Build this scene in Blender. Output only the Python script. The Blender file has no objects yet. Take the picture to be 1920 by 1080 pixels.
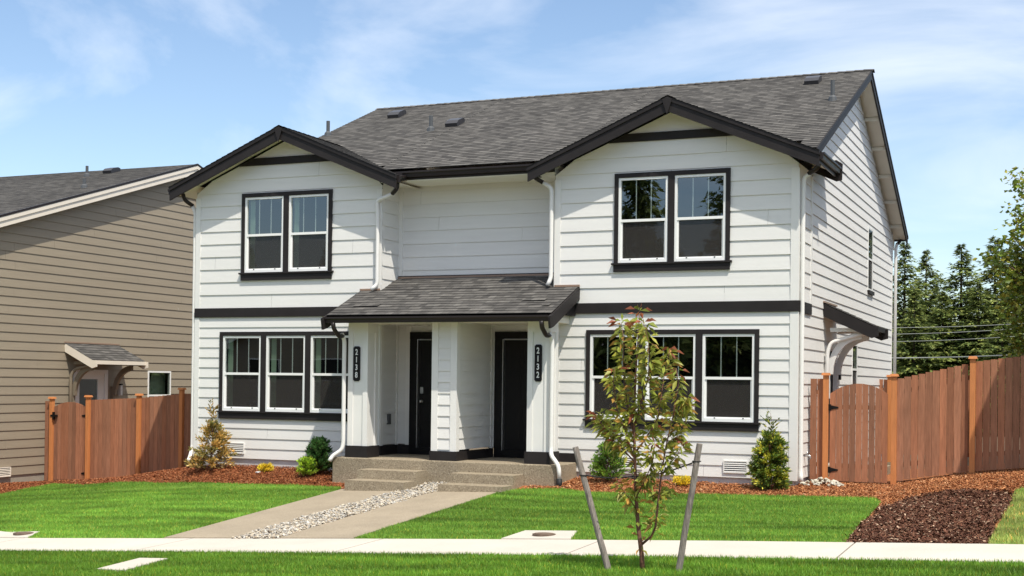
import bpy, math, random
import numpy as np
from mathutils import Vector, Matrix
random.seed(7); RNG = np.random.default_rng(11)
C = bpy.context.scene.collection
SC = bpy.context.scene

# ------------------------------------------------------------ camera
F, YAW, PIT, ROL, SY = 2499.52, .403827, .0070006, .0114618, 159.94
CAM = np.array([4.89887, -25.0157, 1.75707])
def _axes():
    c, s = math.cos(YAW), math.sin(YAW)
    R = Vector((c, s, 0)); Yf = Vector((-s, c, 0)); Z = Vector((0, 0, 1))
    c, s = math.cos(PIT), math.sin(PIT)
    Fw = c*Yf + s*Z; U = -s*Yf + c*Z
    c, s = math.cos(ROL), math.sin(ROL)
    return c*R + s*U, c*U - s*R, Fw
AR, AU, AF = _axes()
cd = bpy.data.cameras.new('camera'); cam = bpy.data.objects.new('camera', cd); C.objects.link(cam)
m = Matrix((AR, AU, -AF)).transposed().to_4x4(); m.translation = Vector(CAM)
cam.matrix_world = m
cd.sensor_width = 36; cd.lens = F/1920*36; cd.shift_y = SY/1920; cd.clip_start = .1; cd.clip_end = 3000
SC.camera = cam

# ------------------------------------------------------------ sky, sun, exposure
SUN = Vector((1.15, -1.0, 2.65)).normalized()          # towards the sun
w = bpy.data.worlds.new("World"); SC.world = w; w.use_nodes = True
nt = w.node_tree; nt.nodes.clear()
sky = nt.nodes.new('ShaderNodeTexSky'); sky.sky_type = 'NISHITA'; sky.sun_disc = False
sky.sun_elevation = math.asin(SUN.z); sky.sun_rotation = math.atan2(SUN.x, SUN.y)
sky.air_density = 1.0; sky.dust_density = .6; sky.ozone_density = 1.5; sky.altitude = 100
tc = nt.nodes.new('ShaderNodeTexCoord')
mp = nt.nodes.new('ShaderNodeMapping'); mp.inputs['Scale'].default_value = (2.2, 2.2, 6.0)
mp.inputs['Location'].default_value = (.35, .1, .3)
nz = nt.nodes.new('ShaderNodeTexNoise'); nz.inputs['Scale'].default_value = 1.1; nz.inputs['Detail'].default_value = 7
nz.inputs['Roughness'].default_value = .56; nz.inputs['Distortion'].default_value = .7
cr = nt.nodes.new('ShaderNodeValToRGB'); cr.color_ramp.elements[0].position = .455; cr.color_ramp.elements[1].position = .82
cr.color_ramp.elements[1].color = (.75, .75, .75, 1)
mx = nt.nodes.new('ShaderNodeMix'); mx.data_type = 'RGBA'
mx.inputs[7].default_value = (7.6, 7.7, 7.9, 1)
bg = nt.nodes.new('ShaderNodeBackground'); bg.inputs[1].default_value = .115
out = nt.nodes.new('ShaderNodeOutputWorld')
L = nt.links.new
L(tc.outputs['Generated'], mp.inputs[0]); L(mp.outputs[0], nz.inputs['Vector']); L(nz.outputs[0], cr.inputs[0])
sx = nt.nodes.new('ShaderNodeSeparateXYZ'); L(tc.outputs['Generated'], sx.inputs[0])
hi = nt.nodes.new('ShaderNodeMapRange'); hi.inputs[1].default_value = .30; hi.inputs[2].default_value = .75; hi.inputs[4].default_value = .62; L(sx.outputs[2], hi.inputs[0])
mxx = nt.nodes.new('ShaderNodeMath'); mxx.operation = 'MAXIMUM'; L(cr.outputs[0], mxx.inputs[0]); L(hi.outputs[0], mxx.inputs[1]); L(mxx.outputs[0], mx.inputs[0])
# overcast added above the view as fill light, brighter than the low wisps
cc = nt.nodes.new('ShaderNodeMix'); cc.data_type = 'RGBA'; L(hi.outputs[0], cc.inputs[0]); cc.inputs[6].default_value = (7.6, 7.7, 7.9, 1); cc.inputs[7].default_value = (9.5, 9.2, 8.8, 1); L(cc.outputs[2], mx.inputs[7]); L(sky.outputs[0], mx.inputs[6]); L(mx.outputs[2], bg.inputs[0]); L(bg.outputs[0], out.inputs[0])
sd = bpy.data.lights.new('sun', 'SUN'); sd.energy = 3.4; sd.angle = math.radians(.53); sd.color = (1, .94, .83)
so = bpy.data.objects.new('sun', sd); C.objects.link(so)
so.rotation_euler = SUN.to_track_quat('Z', 'Y').to_euler(); so.location = (20, -20, 40)
SC.view_settings.view_transform = 'Standard'; SC.view_settings.look = 'None'
SC.view_settings.exposure = 0.63; SC.view_settings.gamma = 1
SC.view_settings.use_curve_mapping = False
SC.cycles.max_bounces = 8; SC.cycles.transparent_max_bounces = 16

# ------------------------------------------------------------ pixel to place
def ray(px, py):
    u = (px-960)/F; v = (py-540-SY)/F
    return np.array(AF + AR*u - AU*v)
def at(px, py, ax, val):
    r = ray(px, py); i = 'xyz'.index(ax); t = (val-CAM[i])/r[i]; return CAM+t*r

# ------------------------------------------------------------ terrain height
RA = [(-60,-2.2),(-24,-1.62),(-12.05,-1.023),(-7.3,-.762),(-5.2,-.647),(-2.56,-.507),(.47,-.355),(2.15,-.279),(4.26,-.182),(12,.15),(60,1.0)]
RB = [(-60,-2.),(-22,-1.2),(-16,-.85),(-12,-.56),(-8.65,-.43),(-5.2,-.32),(-3,-.3),(0,-.25),(2,-.22),(3,-.05),(5,.1),(9,.4),(60,1.2)]
RD = [(-60,-1.9),(-22,-1.08),(-16,-.62),(-14,-.3),(-13,-.17),(-11.7,-.165),(-10.3,-.185),(-9.3,-.25),(-4.4,-.12),(-3,-.11),(-1,-.135),(1.6,-.12),(3,.13),(4,.24),(9,.6),(60,1.3)]
RE = [(-60,-1.8),(-22,-1.02),(-19.8,-.97),(-18,-.87),(-15.5,-.56),(-13.9,-.28),(-9,-.25),(0,-.1),(1.6,-.1),(3,.17),(4,.28),(9,.6),(60,1.3)]
RF = [(-60,-1.5),(-22,-1.0),(-14,-.5),(0,-.1),(9,.5),(60,1.2)]
RC = [(-60,-1.95),(-22,-1.14),(-16,-.74),(-14,-.42),(-12.5,-.26),(-10,-.265),(-9.3,-.30),(-4.4,-.18),(-3,-.185),(0,-.175),(1.6,-.16),(3,.04),(4,.18),(9,.5),(60,1.25)]
def _r(R, x): a = np.array(R); return np.interp(x, a[:,0], a[:,1])
def G(x, y):
    x = np.asarray(x, float); y = np.asarray(y, float)
    A = _r(RA, x)
    rows = [(-60., A-.12), (-24., A-.12), (-11.6, A-.1), (-9.02, A-.038), (-7.5, A), (-1.75, _r(RB,x)), (-.8, _r(RC,x)), (0., _r(RD,x)), (2.2, _r(RE,x)), (7., _r(RF,x)), (90., _r(RF,x)*.0-1.5)]
    z = rows[0][1]+0*y
    for (y0, z0), (y1, z1) in zip(rows[:-1], rows[1:]):
        t = np.clip((y-y0)/(y1-y0), 0, 1)
        z = np.where(y >= y0, z0*(1-t)+z1*t, z)
    return z
def gat(px, py):
    r = ray(px, py); t = 5.
    while t < 200:
        p = CAM+r*t
        if p[2] < G(p[0], p[1]): break
        t += .02
    return (float(p[0]), float(p[1]))

# ------------------------------------------------------------ materials
def mat(name, col, rough=.6, spec=.4, var=0., vscale=3., bump=0., bscale=40., attr=False, metal=0., stretch=(1,1,1), var2=0., v2scale=.6, trans=0.):
    m = bpy.data.materials.new(name); m.use_nodes = True; t = m.node_tree; b = t.nodes['Principled BSDF']
    b.inputs['Roughness'].default_value = rough; b.inputs['Specular IOR Level'].default_value = spec; b.inputs['Metallic'].default_value = metal
    src = None
    if attr:
        a = t.nodes.new('ShaderNodeVertexColor'); a.layer_name = 'col'; src = a.outputs[0]
        mm = t.nodes.new('ShaderNodeMix'); mm.data_type = 'RGBA'; mm.blend_type = 'MULTIPLY'; mm.inputs[0].default_value = 1
        t.links.new(src, mm.inputs[6]); mm.inputs[7].default_value = (*col, 1); src = mm.outputs[2]
    else:
        r = t.nodes.new('ShaderNodeRGB'); r.outputs[0].default_value = (*col, 1); src = r.outputs[0]
    tcn = t.nodes.new('ShaderNodeTexCoord'); mpn = t.nodes.new('ShaderNodeMapping'); mpn.inputs['Scale'].default_value = stretch
    t.links.new(tcn.outputs['Object'], mpn.inputs[0])
    for v, s in ((var, vscale), (var2, v2scale)):
        if v:
            n = t.nodes.new('ShaderNodeTexNoise'); n.inputs['Scale'].default_value = s; n.inputs['Detail'].default_value = 5
            t.links.new(mpn.outputs[0], n.inputs['Vector'])
            mr = t.nodes.new('ShaderNodeMapRange'); mr.inputs[1].default_value = .3; mr.inputs[2].default_value = .7
            mr.inputs[3].default_value = 1-v; mr.inputs[4].default_value = 1+v
            t.links.new(n.outputs[0], mr.inputs[0])
            hv = t.nodes.new('ShaderNodeVectorMath'); hv.operation = 'SCALE'
            t.links.new(src, hv.inputs[0]); t.links.new(mr.outputs[0], hv.inputs['Scale']); src = hv.outputs[0]
    t.links.new(src, b.inputs['Base Color'])
    if bump:
        n = t.nodes.new('ShaderNodeTexNoise'); n.inputs['Scale'].default_value = bscale; n.inputs['Detail'].default_value = 4
        t.links.new(mpn.outputs[0], n.inputs['Vector'])
        bp = t.nodes.new('ShaderNodeBump'); bp.inputs['Strength'].default_value = bump; bp.inputs['Distance'].default_value = .02
        t.links.new(n.outputs[0], bp.inputs['Height']); t.links.new(bp.outputs[0], b.inputs['Normal'])
    if trans:
        tr = t.nodes.new('ShaderNodeBsdfTranslucent'); ms = t.nodes.new('ShaderNodeMixShader'); ms.inputs[0].default_value = trans
        t.links.new(src, tr.inputs[0]); o = t.nodes['Material Output']
        t.links.new(b.outputs[0], ms.inputs[1]); t.links.new(tr.outputs[0], ms.inputs[2]); t.links.new(ms.outputs[0], o.inputs[0])
    return m
M = {}
M['siding'] = mat('painted_siding', (.70,.69,.665), .55, .3, var=.025, vscale=2, bump=.12, bscale=30, stretch=(.4,1,6), var2=.03, v2scale=.35)
M['white'] = mat('white_paint', (.73,.72,.69), .5, .35, var=.02)
M['cream'] = mat('soffit_paint', (.84,.80,.71), .6, .3, var=.03)
M['vinyl'] = mat('window_vinyl', (.80,.80,.78), .35, .5)
M['dark'] = mat('charcoal_trim', (.021,.018,.018), .55, .2, var=.15, vscale=3, bump=.1, bscale=25)
M['darkgut'] = mat('bronze_gutter', (.022,.017,.016), .4, .3)
M['black'] = mat('black_door_paint', (.007,.006,.006), .45, .25)
M['brown'] = mat('brown_siding', (.285,.24,.178), .6, .3, var=.04, vscale=2, bump=.15, bscale=30, stretch=(1,.4,6), var2=.05, v2scale=.4)
M['tan'] = mat('tan_trim', (.74,.67,.57), .55, .3, var=.03)
M['taupe'] = mat('taupe_bracket', (.22,.18,.13), .55, .3)
M['flash'] = mat('brown_flashing', (.27,.18,.13), .4, .5, var=.1)
M['steel'] = mat('satin_steel', (.55,.55,.55), .3, .5, metal=.9)
M['plastic'] = mat('vent_plastic', (.03,.03,.035), .35, .5)
M['lead'] = mat('vent_pipe', (.075,.08,.085), .5, .4)
M['fdn'] = mat('foundation_concrete', (.5,.5,.5), .8, .2, var=.08, bump=.2)
M['fdnb'] = mat('tan_foundation', (.30,.27,.22), .8, .2, var=.08, bump=.2)
M['walk'] = mat('sidewalk_concrete', (.50,.46,.40), .85, .2, var=.05, vscale=1.2, bump=.15, bscale=60, var2=.03, v2scale=.3)
M['screen0'] = None
M['postw'] = mat('stained_post', (.52,.20,.07), .65, .25, var=.12, vscale=4, stretch=(6,6,.6), bump=.2, bscale=10)
M['picket'] = mat('stained_cedar', (1,1,1), .75, .2, attr=True, var=.16, vscale=5, stretch=(7,7,.7), bump=.35, bscale=9, var2=.12, v2scale=1.5)
M['stake'] = mat('weathered_stake', (.235,.205,.18), .85, .1, var=.35, vscale=7, stretch=(5,5,.8), bump=.6, bscale=12)
M['bark'] = mat('cherry_bark', (.16,.075,.05), .6, .3, var=.25, vscale=14, bump=.5, bscale=30)
M['barkd'] = mat('fir_bark', (.07,.05,.035), .9, .1, var=.3, vscale=2)
M['leaf'] = mat('leaf_surface', (1,1,1), .45, .4, attr=True, var=.2, vscale=8, trans=.3)
M['needle'] = mat('conifer_needles', (1,1,1), .6, .25, attr=True, var=.25, vscale=.5, trans=.3)
M['grass'] = mat('grass_blades', (1,1,1), .55, .3, attr=True, trans=.3, var=.42, vscale=2.6, stretch=(.2,1,1), var2=.25, v2scale=.5)
M['turf'] = mat('turf_soil', (.11,.19,.028), .9, .1, var=.2, vscale=6)
M['soil'] = mat('bare_soil', (.13,.10,.065), .95, .1, var=.25, vscale=2, bump=.4)
M['chips'] = mat('bark_chips', (1,1,1), .8, .2, attr=True)
M['mulch'] = mat('red_bark_mulch', (.30,.115,.048), .9, .1, var=.5, vscale=22, bump=.9, bscale=30, var2=.15, v2scale=1)
M['mulchd'] = mat('dark_bark_mulch', (.07,.028,.016), .9, .1, var=.5, vscale=22, bump=.9, bscale=30)
M['stone'] = mat('river_stone', (1,1,1), .7, .3, attr=True)
M['asphalt'] = mat('asphalt', (.055,.055,.058), .9, .2, var=.2, vscale=8, bump=.3)
M['rubber'] = mat('black_rubber', (.015,.015,.015), .6, .3)
M['iron'] = mat('cast_iron_lid', (.13,.09,.065), .7, .3, var=.25, vscale=12)
M['wire'] = mat('cable', (.30,.32,.30), .5, .3)
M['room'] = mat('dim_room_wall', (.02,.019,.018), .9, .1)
M['curtain'] = mat('pale_curtain', (.45,.56,.44), .8, .1, var=.1, vscale=10, stretch=(6,6,.3))
M['lamp'] = mat('frosted_lamp_glass', (.6,.6,.58), .3, .5)
M['grey2'] = mat('neighbour_siding', (.42,.45,.47), .6, .3)
M['redfl'] = mat('yellow_flower', (1,1,1), .6, .2, attr=True, trans=.2)

def aggregate(name, base, dark, light, scale=90, rough=.85):
    m = bpy.data.materials.new(name); m.use_nodes = True; t = m.node_tree; b = t.nodes['Principled BSDF']
    b.inputs['Roughness'].default_value = rough
    tcn = t.nodes.new('ShaderNodeTexCoord'); v = t.nodes.new('ShaderNodeTexVoronoi'); v.inputs['Scale'].default_value = scale
    t.links.new(tcn.outputs['Object'], v.inputs['Vector'])
    sp = t.nodes.new('ShaderNodeSeparateColor'); t.links.new(v.outputs['Color'], sp.inputs[0])
    r = t.nodes.new('ShaderNodeValToRGB'); e = r.color_ramp.elements
    e[0].position = 0; e[0].color = (*dark, 1); e[1].position = 1; e[1].color = (*light, 1)
    k = e.new(.3); k.color = (*base, 1); k = e.new(.75); k.color = (*base, 1)
    t.links.new(sp.outputs[0], r.inputs[0])
    n = t.nodes.new('ShaderNodeTexNoise'); n.inputs['Scale'].default_value = 1.3; n.inputs['Detail'].default_value = 6; t.links.new(tcn.outputs['Object'], n.inputs['Vector'])
    mr = t.nodes.new('ShaderNodeMapRange'); mr.inputs[1].default_value = .3; mr.inputs[2].default_value = .7; mr.inputs[3].default_value = .88; mr.inputs[4].default_value = 1.1
    t.links.new(n.outputs[0], mr.inputs[0])
    hv = t.nodes.new('ShaderNodeVectorMath'); hv.operation = 'SCALE'; t.links.new(r.outputs[0], hv.inputs[0]); t.links.new(mr.outputs[0], hv.inputs['Scale'])
    t.links.new(hv.outputs[0], b.inputs['Base Color'])
    bp = t.nodes.new('ShaderNodeBump'); bp.inputs['Strength'].default_value = .35; bp.inputs['Distance'].default_value = .01
    t.links.new(v.outputs['Distance'], bp.inputs['Height']); t.links.new(bp.outputs[0], b.inputs['Normal'])
    return m
M['agg'] = aggregate('exposed_aggregate', (.27,.22,.15), (.17,.13,.085), (.39,.33,.24), 60)
M['path'] = aggregate('path_concrete', (.295,.243,.175), (.245,.20,.14), (.35,.295,.215), 70)

def shingles():
    m = bpy.data.materials.new('asphalt_shingles'); m.use_nodes = True; t = m.node_tree; b = t.nodes['Principled BSDF']
    b.inputs['Roughness'].default_value = .9; b.inputs['Specular IOR Level'].default_value = .25
    uv = t.nodes.new('ShaderNodeUVMap'); br = t.nodes.new('ShaderNodeTexBrick')
    br.inputs['Scale'].default_value = 1; br.inputs['Brick Width'].default_value = .26; br.inputs['Row Height'].default_value = .155
    br.inputs['Mortar Size'].default_value = .004; br.inputs['Mortar Smooth'].default_value = .3; br.offset = .37; br.offset_frequency = 2
    br.squash = .6; br.squash_frequency = 3
    br.inputs['Color1'].default_value = (.058,.055,.052, 1); br.inputs['Color2'].default_value = (.128,.121,.112, 1); br.inputs['Mortar'].default_value = (.05,.048,.047, 1)
    n = t.nodes.new('ShaderNodeTexNoise'); n.inputs['Scale'].default_value = .5; n.inputs['Detail'].default_value = 6
    n2 = t.nodes.new('ShaderNodeTexNoise'); n2.inputs['Scale'].default_value = 2.2; n2.inputs['Detail'].default_value = 3
    mp = t.nodes.new('ShaderNodeMapping'); mp.inputs['Scale'].default_value = (1.6, 6.4, 1)
    t.links.new(uv.outputs[0], br.inputs['Vector']); t.links.new(uv.outputs[0], n.inputs['Vector']); t.links.new(uv.outputs[0], mp.inputs[0]); t.links.new(mp.outputs[0], n2.inputs['Vector'])
    src = br.outputs[0]
    for nn, a, c in ((n, .88, 1.12), (n2, .62, 1.38)):
        mr = t.nodes.new('ShaderNodeMapRange'); mr.inputs[1].default_value = .3; mr.inputs[2].default_value = .7; mr.inputs[3].default_value = a; mr.inputs[4].default_value = c
        t.links.new(nn.outputs[0], mr.inputs[0])
        hv = t.nodes.new('ShaderNodeVectorMath'); hv.operation = 'SCALE'; t.links.new(src, hv.inputs[0]); t.links.new(mr.outputs[0], hv.inputs['Scale']); src = hv.outputs[0]
    t.links.new(src, b.inputs['Base Color'])
    g = t.nodes.new('ShaderNodeTexNoise'); g.inputs['Scale'].default_value = 120; t.links.new(uv.outputs[0], g.inputs['Vector'])
    bp = t.nodes.new('ShaderNodeBump'); bp.inputs['Strength'].default_value = .4; bp.inputs['Distance'].default_value = .01
    t.links.new(g.outputs[0], bp.inputs['Height']); t.links.new(bp.outputs[0], b.inputs['Normal'])
    return m
M['shingle'] = shingles()
def glass(name, fac, tint):
    m = bpy.data.materials.new(name); m.use_nodes = True; t = m.node_tree; t.nodes.remove(t.nodes['Principled BSDF'])
    g = t.nodes.new('ShaderNodeBsdfGlossy'); g.inputs['Roughness'].default_value = .005; g.inputs[0].default_value = (.92,.97,1,1)
    tr = t.nodes.new('ShaderNodeBsdfTransparent'); tr.inputs[0].default_value = (*tint, 1)
    lw = t.nodes.new('ShaderNodeLayerWeight'); lw.inputs[0].default_value = .25
    ma = t.nodes.new('ShaderNodeMath'); ma.operation = 'MULTIPLY_ADD'; ma.inputs[1].default_value = .6; ma.inputs[2].default_value = fac
    n = t.nodes.new('ShaderNodeTexNoise'); n.inputs['Scale'].default_value = 1.1; tcn = t.nodes.new('ShaderNodeTexCoord'); t.links.new(tcn.outputs['Object'], n.inputs['Vector'])
    bp = t.nodes.new('ShaderNodeBump'); bp.inputs['Strength'].default_value = .012; bp.inputs['Distance'].default_value = .05
    t.links.new(n.outputs[0], bp.inputs['Height']); t.links.new(bp.outputs[0], g.inputs['Normal'])
    ms = t.nodes.new('ShaderNodeMixShader')
    t.links.new(lw.outputs['Fresnel'], ma.inputs[0]); t.links.new(ma.outputs[0], ms.inputs[0]); t.links.new(tr.outputs[0], ms.inputs[1]); t.links.new(g.outputs[0], ms.inputs[2])
    t.links.new(ms.outputs[0], t.nodes['Material Output'].inputs[0]); return m
M['glass'] = glass('window_glass', .15, (.72,.78,.74))
def mesh_screen():
    m = bpy.data.materials.new('insect_screen'); m.use_nodes = True; t = m.node_tree; b = t.nodes['Principled BSDF']
    b.inputs['Base Color'].default_value = (.028,.024,.021,1); b.inputs['Roughness'].default_value = .8
    tr = t.nodes.new('ShaderNodeBsdfTransparent'); ms = t.nodes.new('ShaderNodeMixShader'); ms.inputs[0].default_value = .62
    t.links.new(tr.outputs[0], ms.inputs[1]); t.links.new(b.outputs[0], ms.inputs[2]); t.links.new(ms.outputs[0], t.nodes['Material Output'].inputs[0]); return m
M['screen'] = mesh_screen()

# ------------------------------------------------------------ helpers
ORG = {}
def thing(name, label, cat, loc, group=None):
    o = bpy.data.objects.new(name, None); C.objects.link(o); o.location = loc; o.empty_display_size = .3
    o['label'] = label; o['category'] = cat
    if group: o['group'] = group
    ORG[o.name] = Vector(loc); return o
def tag(o, label=None, cat=None, group=None, kind=None):
    if label: o['label'] = label
    if cat: o['category'] = cat
    if group: o['group'] = group
    if kind: o['kind'] = kind
    return o
def root_of(p):
    while p.parent: p = p.parent
    return p
class MB:
    def __init__(s): s.v = []; s.f = []; s.uv = []; s.col = []
    def poly(s, pts, uv=None, col=None):
        i = len(s.v); s.v += [tuple(p) for p in pts]; s.f.append(tuple(range(i, i+len(pts))))
        s.uv += uv if uv else [(0, 0)]*len(pts)
        s.col += [(*(col or (1, 1, 1)), 1)]*len(pts)
    def box(s, x0, x1, y0, y1, z0, z1, col=None):
        s.hexa([(x0,y0,z0),(x1,y0,z0),(x1,y1,z0),(x0,y1,z0)], [(x0,y0,z1),(x1,y0,z1),(x1,y1,z1),(x0,y1,z1)], col)
    def hexa(s, a, b, col=None):           # a: lower ring, b: upper ring (any n)
        n = len(a); s.poly(a[::-1], col=col); s.poly(b, col=col)
        for i in range(n):
            j = (i+1) % n; s.poly([a[i], a[j], b[j], b[i]], col=col)
    def prism(s, pts, axis, a, b, col=None):     # outline in the two other axes, extruded from a to b
        def P(p, c):
            return (c, p[0], p[1]) if axis == 'x' else ((p[0], c, p[1]) if axis == 'y' else (p[0], p[1], c))
        s.hexa([P(p, a) for p in pts], [P(p, b) for p in pts], col)
    def tube(s, pts, r, n=8, col=None, squash=1., r2=None):
        pts = [Vector(p) for p in pts]; rings = []
        for i, p in enumerate(pts):
            d = (pts[min(i+1, len(pts)-1)]-pts[max(i-1, 0)]).normalized()
            a = d.orthogonal().normalized() if abs(d.z) > .95 else d.cross(Vector((0, 0, 1))).normalized()
            if i and (a.dot(pa) < 0): a = -a
            if i:
                a = (pa - d*pa.dot(d)).normalized()
            pa = a; b = d.cross(a)
            rr = r if r2 is None else r+(r2-r)*i/(len(pts)-1)
            if isinstance(r, (list, tuple)): rr = r[i]
            rings.append([p+a*(rr*math.cos(t)*squash)+b*(rr*math.sin(t)) for t in [2*math.pi*(k+.5)/n for k in range(n)]])
        for q, w_ in zip(rings[:-1], rings[1:]):
            for k in range(n):
                l = (k+1) % n; s.poly([q[k], q[l], w_[l], w_[k]], col=col)
        s.poly(rings[0][::-1], col=col); s.poly(rings[-1], col=col)
    def build(s, name, material, parent=None, org=None, smooth=False, uv=False, col=False, bevel=0):
        me = bpy.data.meshes.new(name)
        o0 = ORG[root_of(parent).name] if parent else Vector(org or (0, 0, 0))
        me.from_pydata([(a[0]-o0.x, a[1]-o0.y, a[2]-o0.z) for a in s.v], [], s.f)
        if uv:
            l = me.uv_layers.new(name='UVMap'); l.data.foreach_set('uv', np.array(s.uv, dtype='f').ravel())
        if col:
            l = me.color_attributes.new(name='col', type='FLOAT_COLOR', domain='POINT'); l.data.foreach_set('color', np.array(s.col, dtype='f').ravel())
        me.materials.append(material)
        o = bpy.data.objects.new(name, me); C.objects.link(o)
        if parent: o.parent = parent
        else: o.location = o0; ORG[o.name] = Vector(o0)
        if smooth or bevel:
            import bmesh
            bm = bmesh.new(); bm.from_mesh(me); bmesh.ops.remove_doubles(bm, verts=bm.verts, dist=1e-4)
            if bevel:
                bmesh.ops.bevel(bm, geom=[e for e in bm.edges if e.is_manifold and e.calc_face_angle(0) > .5], offset=bevel, segments=2, affect='EDGES', profile=.5)
            bm.to_mesh(me); bm.free()
            if smooth: me.polygons.foreach_set('use_smooth', [True]*len(me.polygons))
        return o
def each(mb, name, material, parent, n=6, **k):
    """boxes of one builder, each linked as an object of its own"""
    o = []
    for i in range(0, len(mb.f), n):
        b = MB(); 
        for f in mb.f[i:i+n]: b.poly([mb.v[j] for j in f], col=mb.col[f[0]][:3])
        o.append(b.build(name, material, parent, **k))
    return o
def raw(name, verts, faces_n, material, col=None, org=(0, 0, 0), parent=None):
    """verts (N,3) array, consecutive faces of faces_n vertices each; one mesh object"""
    o0 = ORG[root_of(parent).name] if parent else Vector(org)
    v = (verts-np.array(o0)).astype('f'); n = len(v)//faces_n
    me = bpy.data.meshes.new(name); me.vertices.add(len(v)); me.vertices.foreach_set('co', v.ravel())
    me.loops.add(n*faces_n); me.loops.foreach_set('vertex_index', np.arange(n*faces_n, dtype='i'))
    me.polygons.add(n); me.polygons.foreach_set('loop_start', np.arange(0, n*faces_n, faces_n, dtype='i'))
    me.polygons.foreach_set('loop_total', np.full(n, faces_n, dtype='i'))
    me.update(); me.validate()
    if col is not None:
        l = me.color_attributes.new(name='col', type='FLOAT_COLOR', domain='POINT')
        c4 = np.ones((len(v), 4), 'f'); c4[:, :3] = col; l.data.foreach_set('color', c4.ravel())
    me.materials.append(material)
    o = bpy.data.objects.new(name, me); C.objects.link(o)
    if parent: o.parent = parent
    else: o.location = o0; ORG[o.name] = o0
    return o

def siding(mb, face, pos, sgn, zc, ul, ur, openings=(), lip=.019):
    """lapped boards. face 'y': wall in plane y=pos with u = x; 'x': plane x=pos, u = y. sgn = outward direction. zc = course lines"""
    def P(u, off, z):
        return (u, pos+sgn*off, z) if face == 'y' else (pos+sgn*off, u, z)
    for c0, c1 in zip(zc[:-1], zc[1:]):
        zs = sorted({c0, c1} | {z for o in openings for z in (o[2], o[3]) if c0 < z < c1})
        off = lambda z: .003+lip*(c1-z)/(c1-c0)
        for za, zb in zip(zs[:-1], zs[1:]):
            zm = (za+zb)/2; la, ra, lb, rb = ul(za), ur(za), ul(zb), ur(zb)
            if ra-la < .01: continue
            cuts = sorted([(o[0], o[1]) for o in openings if o[2] < zm < o[3]])
            segs = []; cur = None
            for a, b in cuts:
                segs.append((cur, a)); cur = b
            segs.append((cur, None))
            if za == c0: jn = [la+(ra-la)*q_ for q_ in ([random.uniform(.08, .92)] if ra-la < 7 else [random.uniform(.1, .3), random.uniform(.4, .6), random.uniform(.7, .9)])] if ra-la > 2 and random.random() < .5 else []
            for j in jn:
                ns = []
                for a, b in segs:
                    lo, hi_ = (la if a is None else a), (ra if b is None else b)
                    ns += [(a, j-.0017), (j+.0017, b)] if lo+.1 < j < hi_-.1 and lb+.1 < j < rb-.1 else [(a, b)]
                segs = ns
            for a, b in segs:
                a0, a1 = (la, lb) if a is None else (a, a)
                b0, b1 = (ra, rb) if b is None else (b, b)
                if rb-lb < .0: b1 = a1 = (lb+rb)/2
                if b0 <= a0+1e-4: continue
                mb.poly([P(a0, off(za), za), P(b0, off(za), za), P(b1, off(zb), zb), P(a1, off(zb), zb)])
                if za == c0: mb.poly([P(a0, -.01, za), P(b0, -.01, za), P(b0, off(za), za), P(a0, off(za), za)])
def courses(z0, z1, e):
    r = [z0]
    while r[-1]+e < z1-.04: r.append(r[-1]+e)
    r.append(z1); return r

def slope_roof(mb, e0, e1, r0, r1, exp=.155, step=.009, uoff=0.):
    """stepped shingle courses between eave edge e0-e1 and top edge r0-r1"""
    e0, e1, r0, r1 = map(Vector, (e0, e1, r0, r1))
    n = (e1-e0).cross(r0-e0).normalized()
    if n.z < 0: n = -n
    U = (e1-e0).normalized(); S = n.cross(U)
    if S.z < 0: S = -S
    H = (r0-e0).dot(S); k = max(1, math.ceil(H/exp))
    for i in range(k):
        a = i*exp/H; b = min((i+1)*exp/H, 1.)
        A0, A1 = e0.lerp(r0, a), e1.lerp(r1, a); B0, B1 = e0.lerp(r0, b), e1.lerp(r1, b)
        A0, A1 = A0+n*step, A1+n*step
        def uvf(p, v): return ((p-e0).dot(U)+uoff, v)
        va, vb = i*exp+.0005, (i+1)*exp-.0005
        mb.poly([A0, A1, B1, B0], uv=[uvf(A0, va), uvf(A1, va), uvf(B1, vb), uvf(B0, vb)])
        mb.poly([A0-n*step*1.2, A1-n*step*1.2, A1, A0], uv=[uvf(A0, va), uvf(A1, va), uvf(A1, va), uvf(A0, va)])

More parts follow.
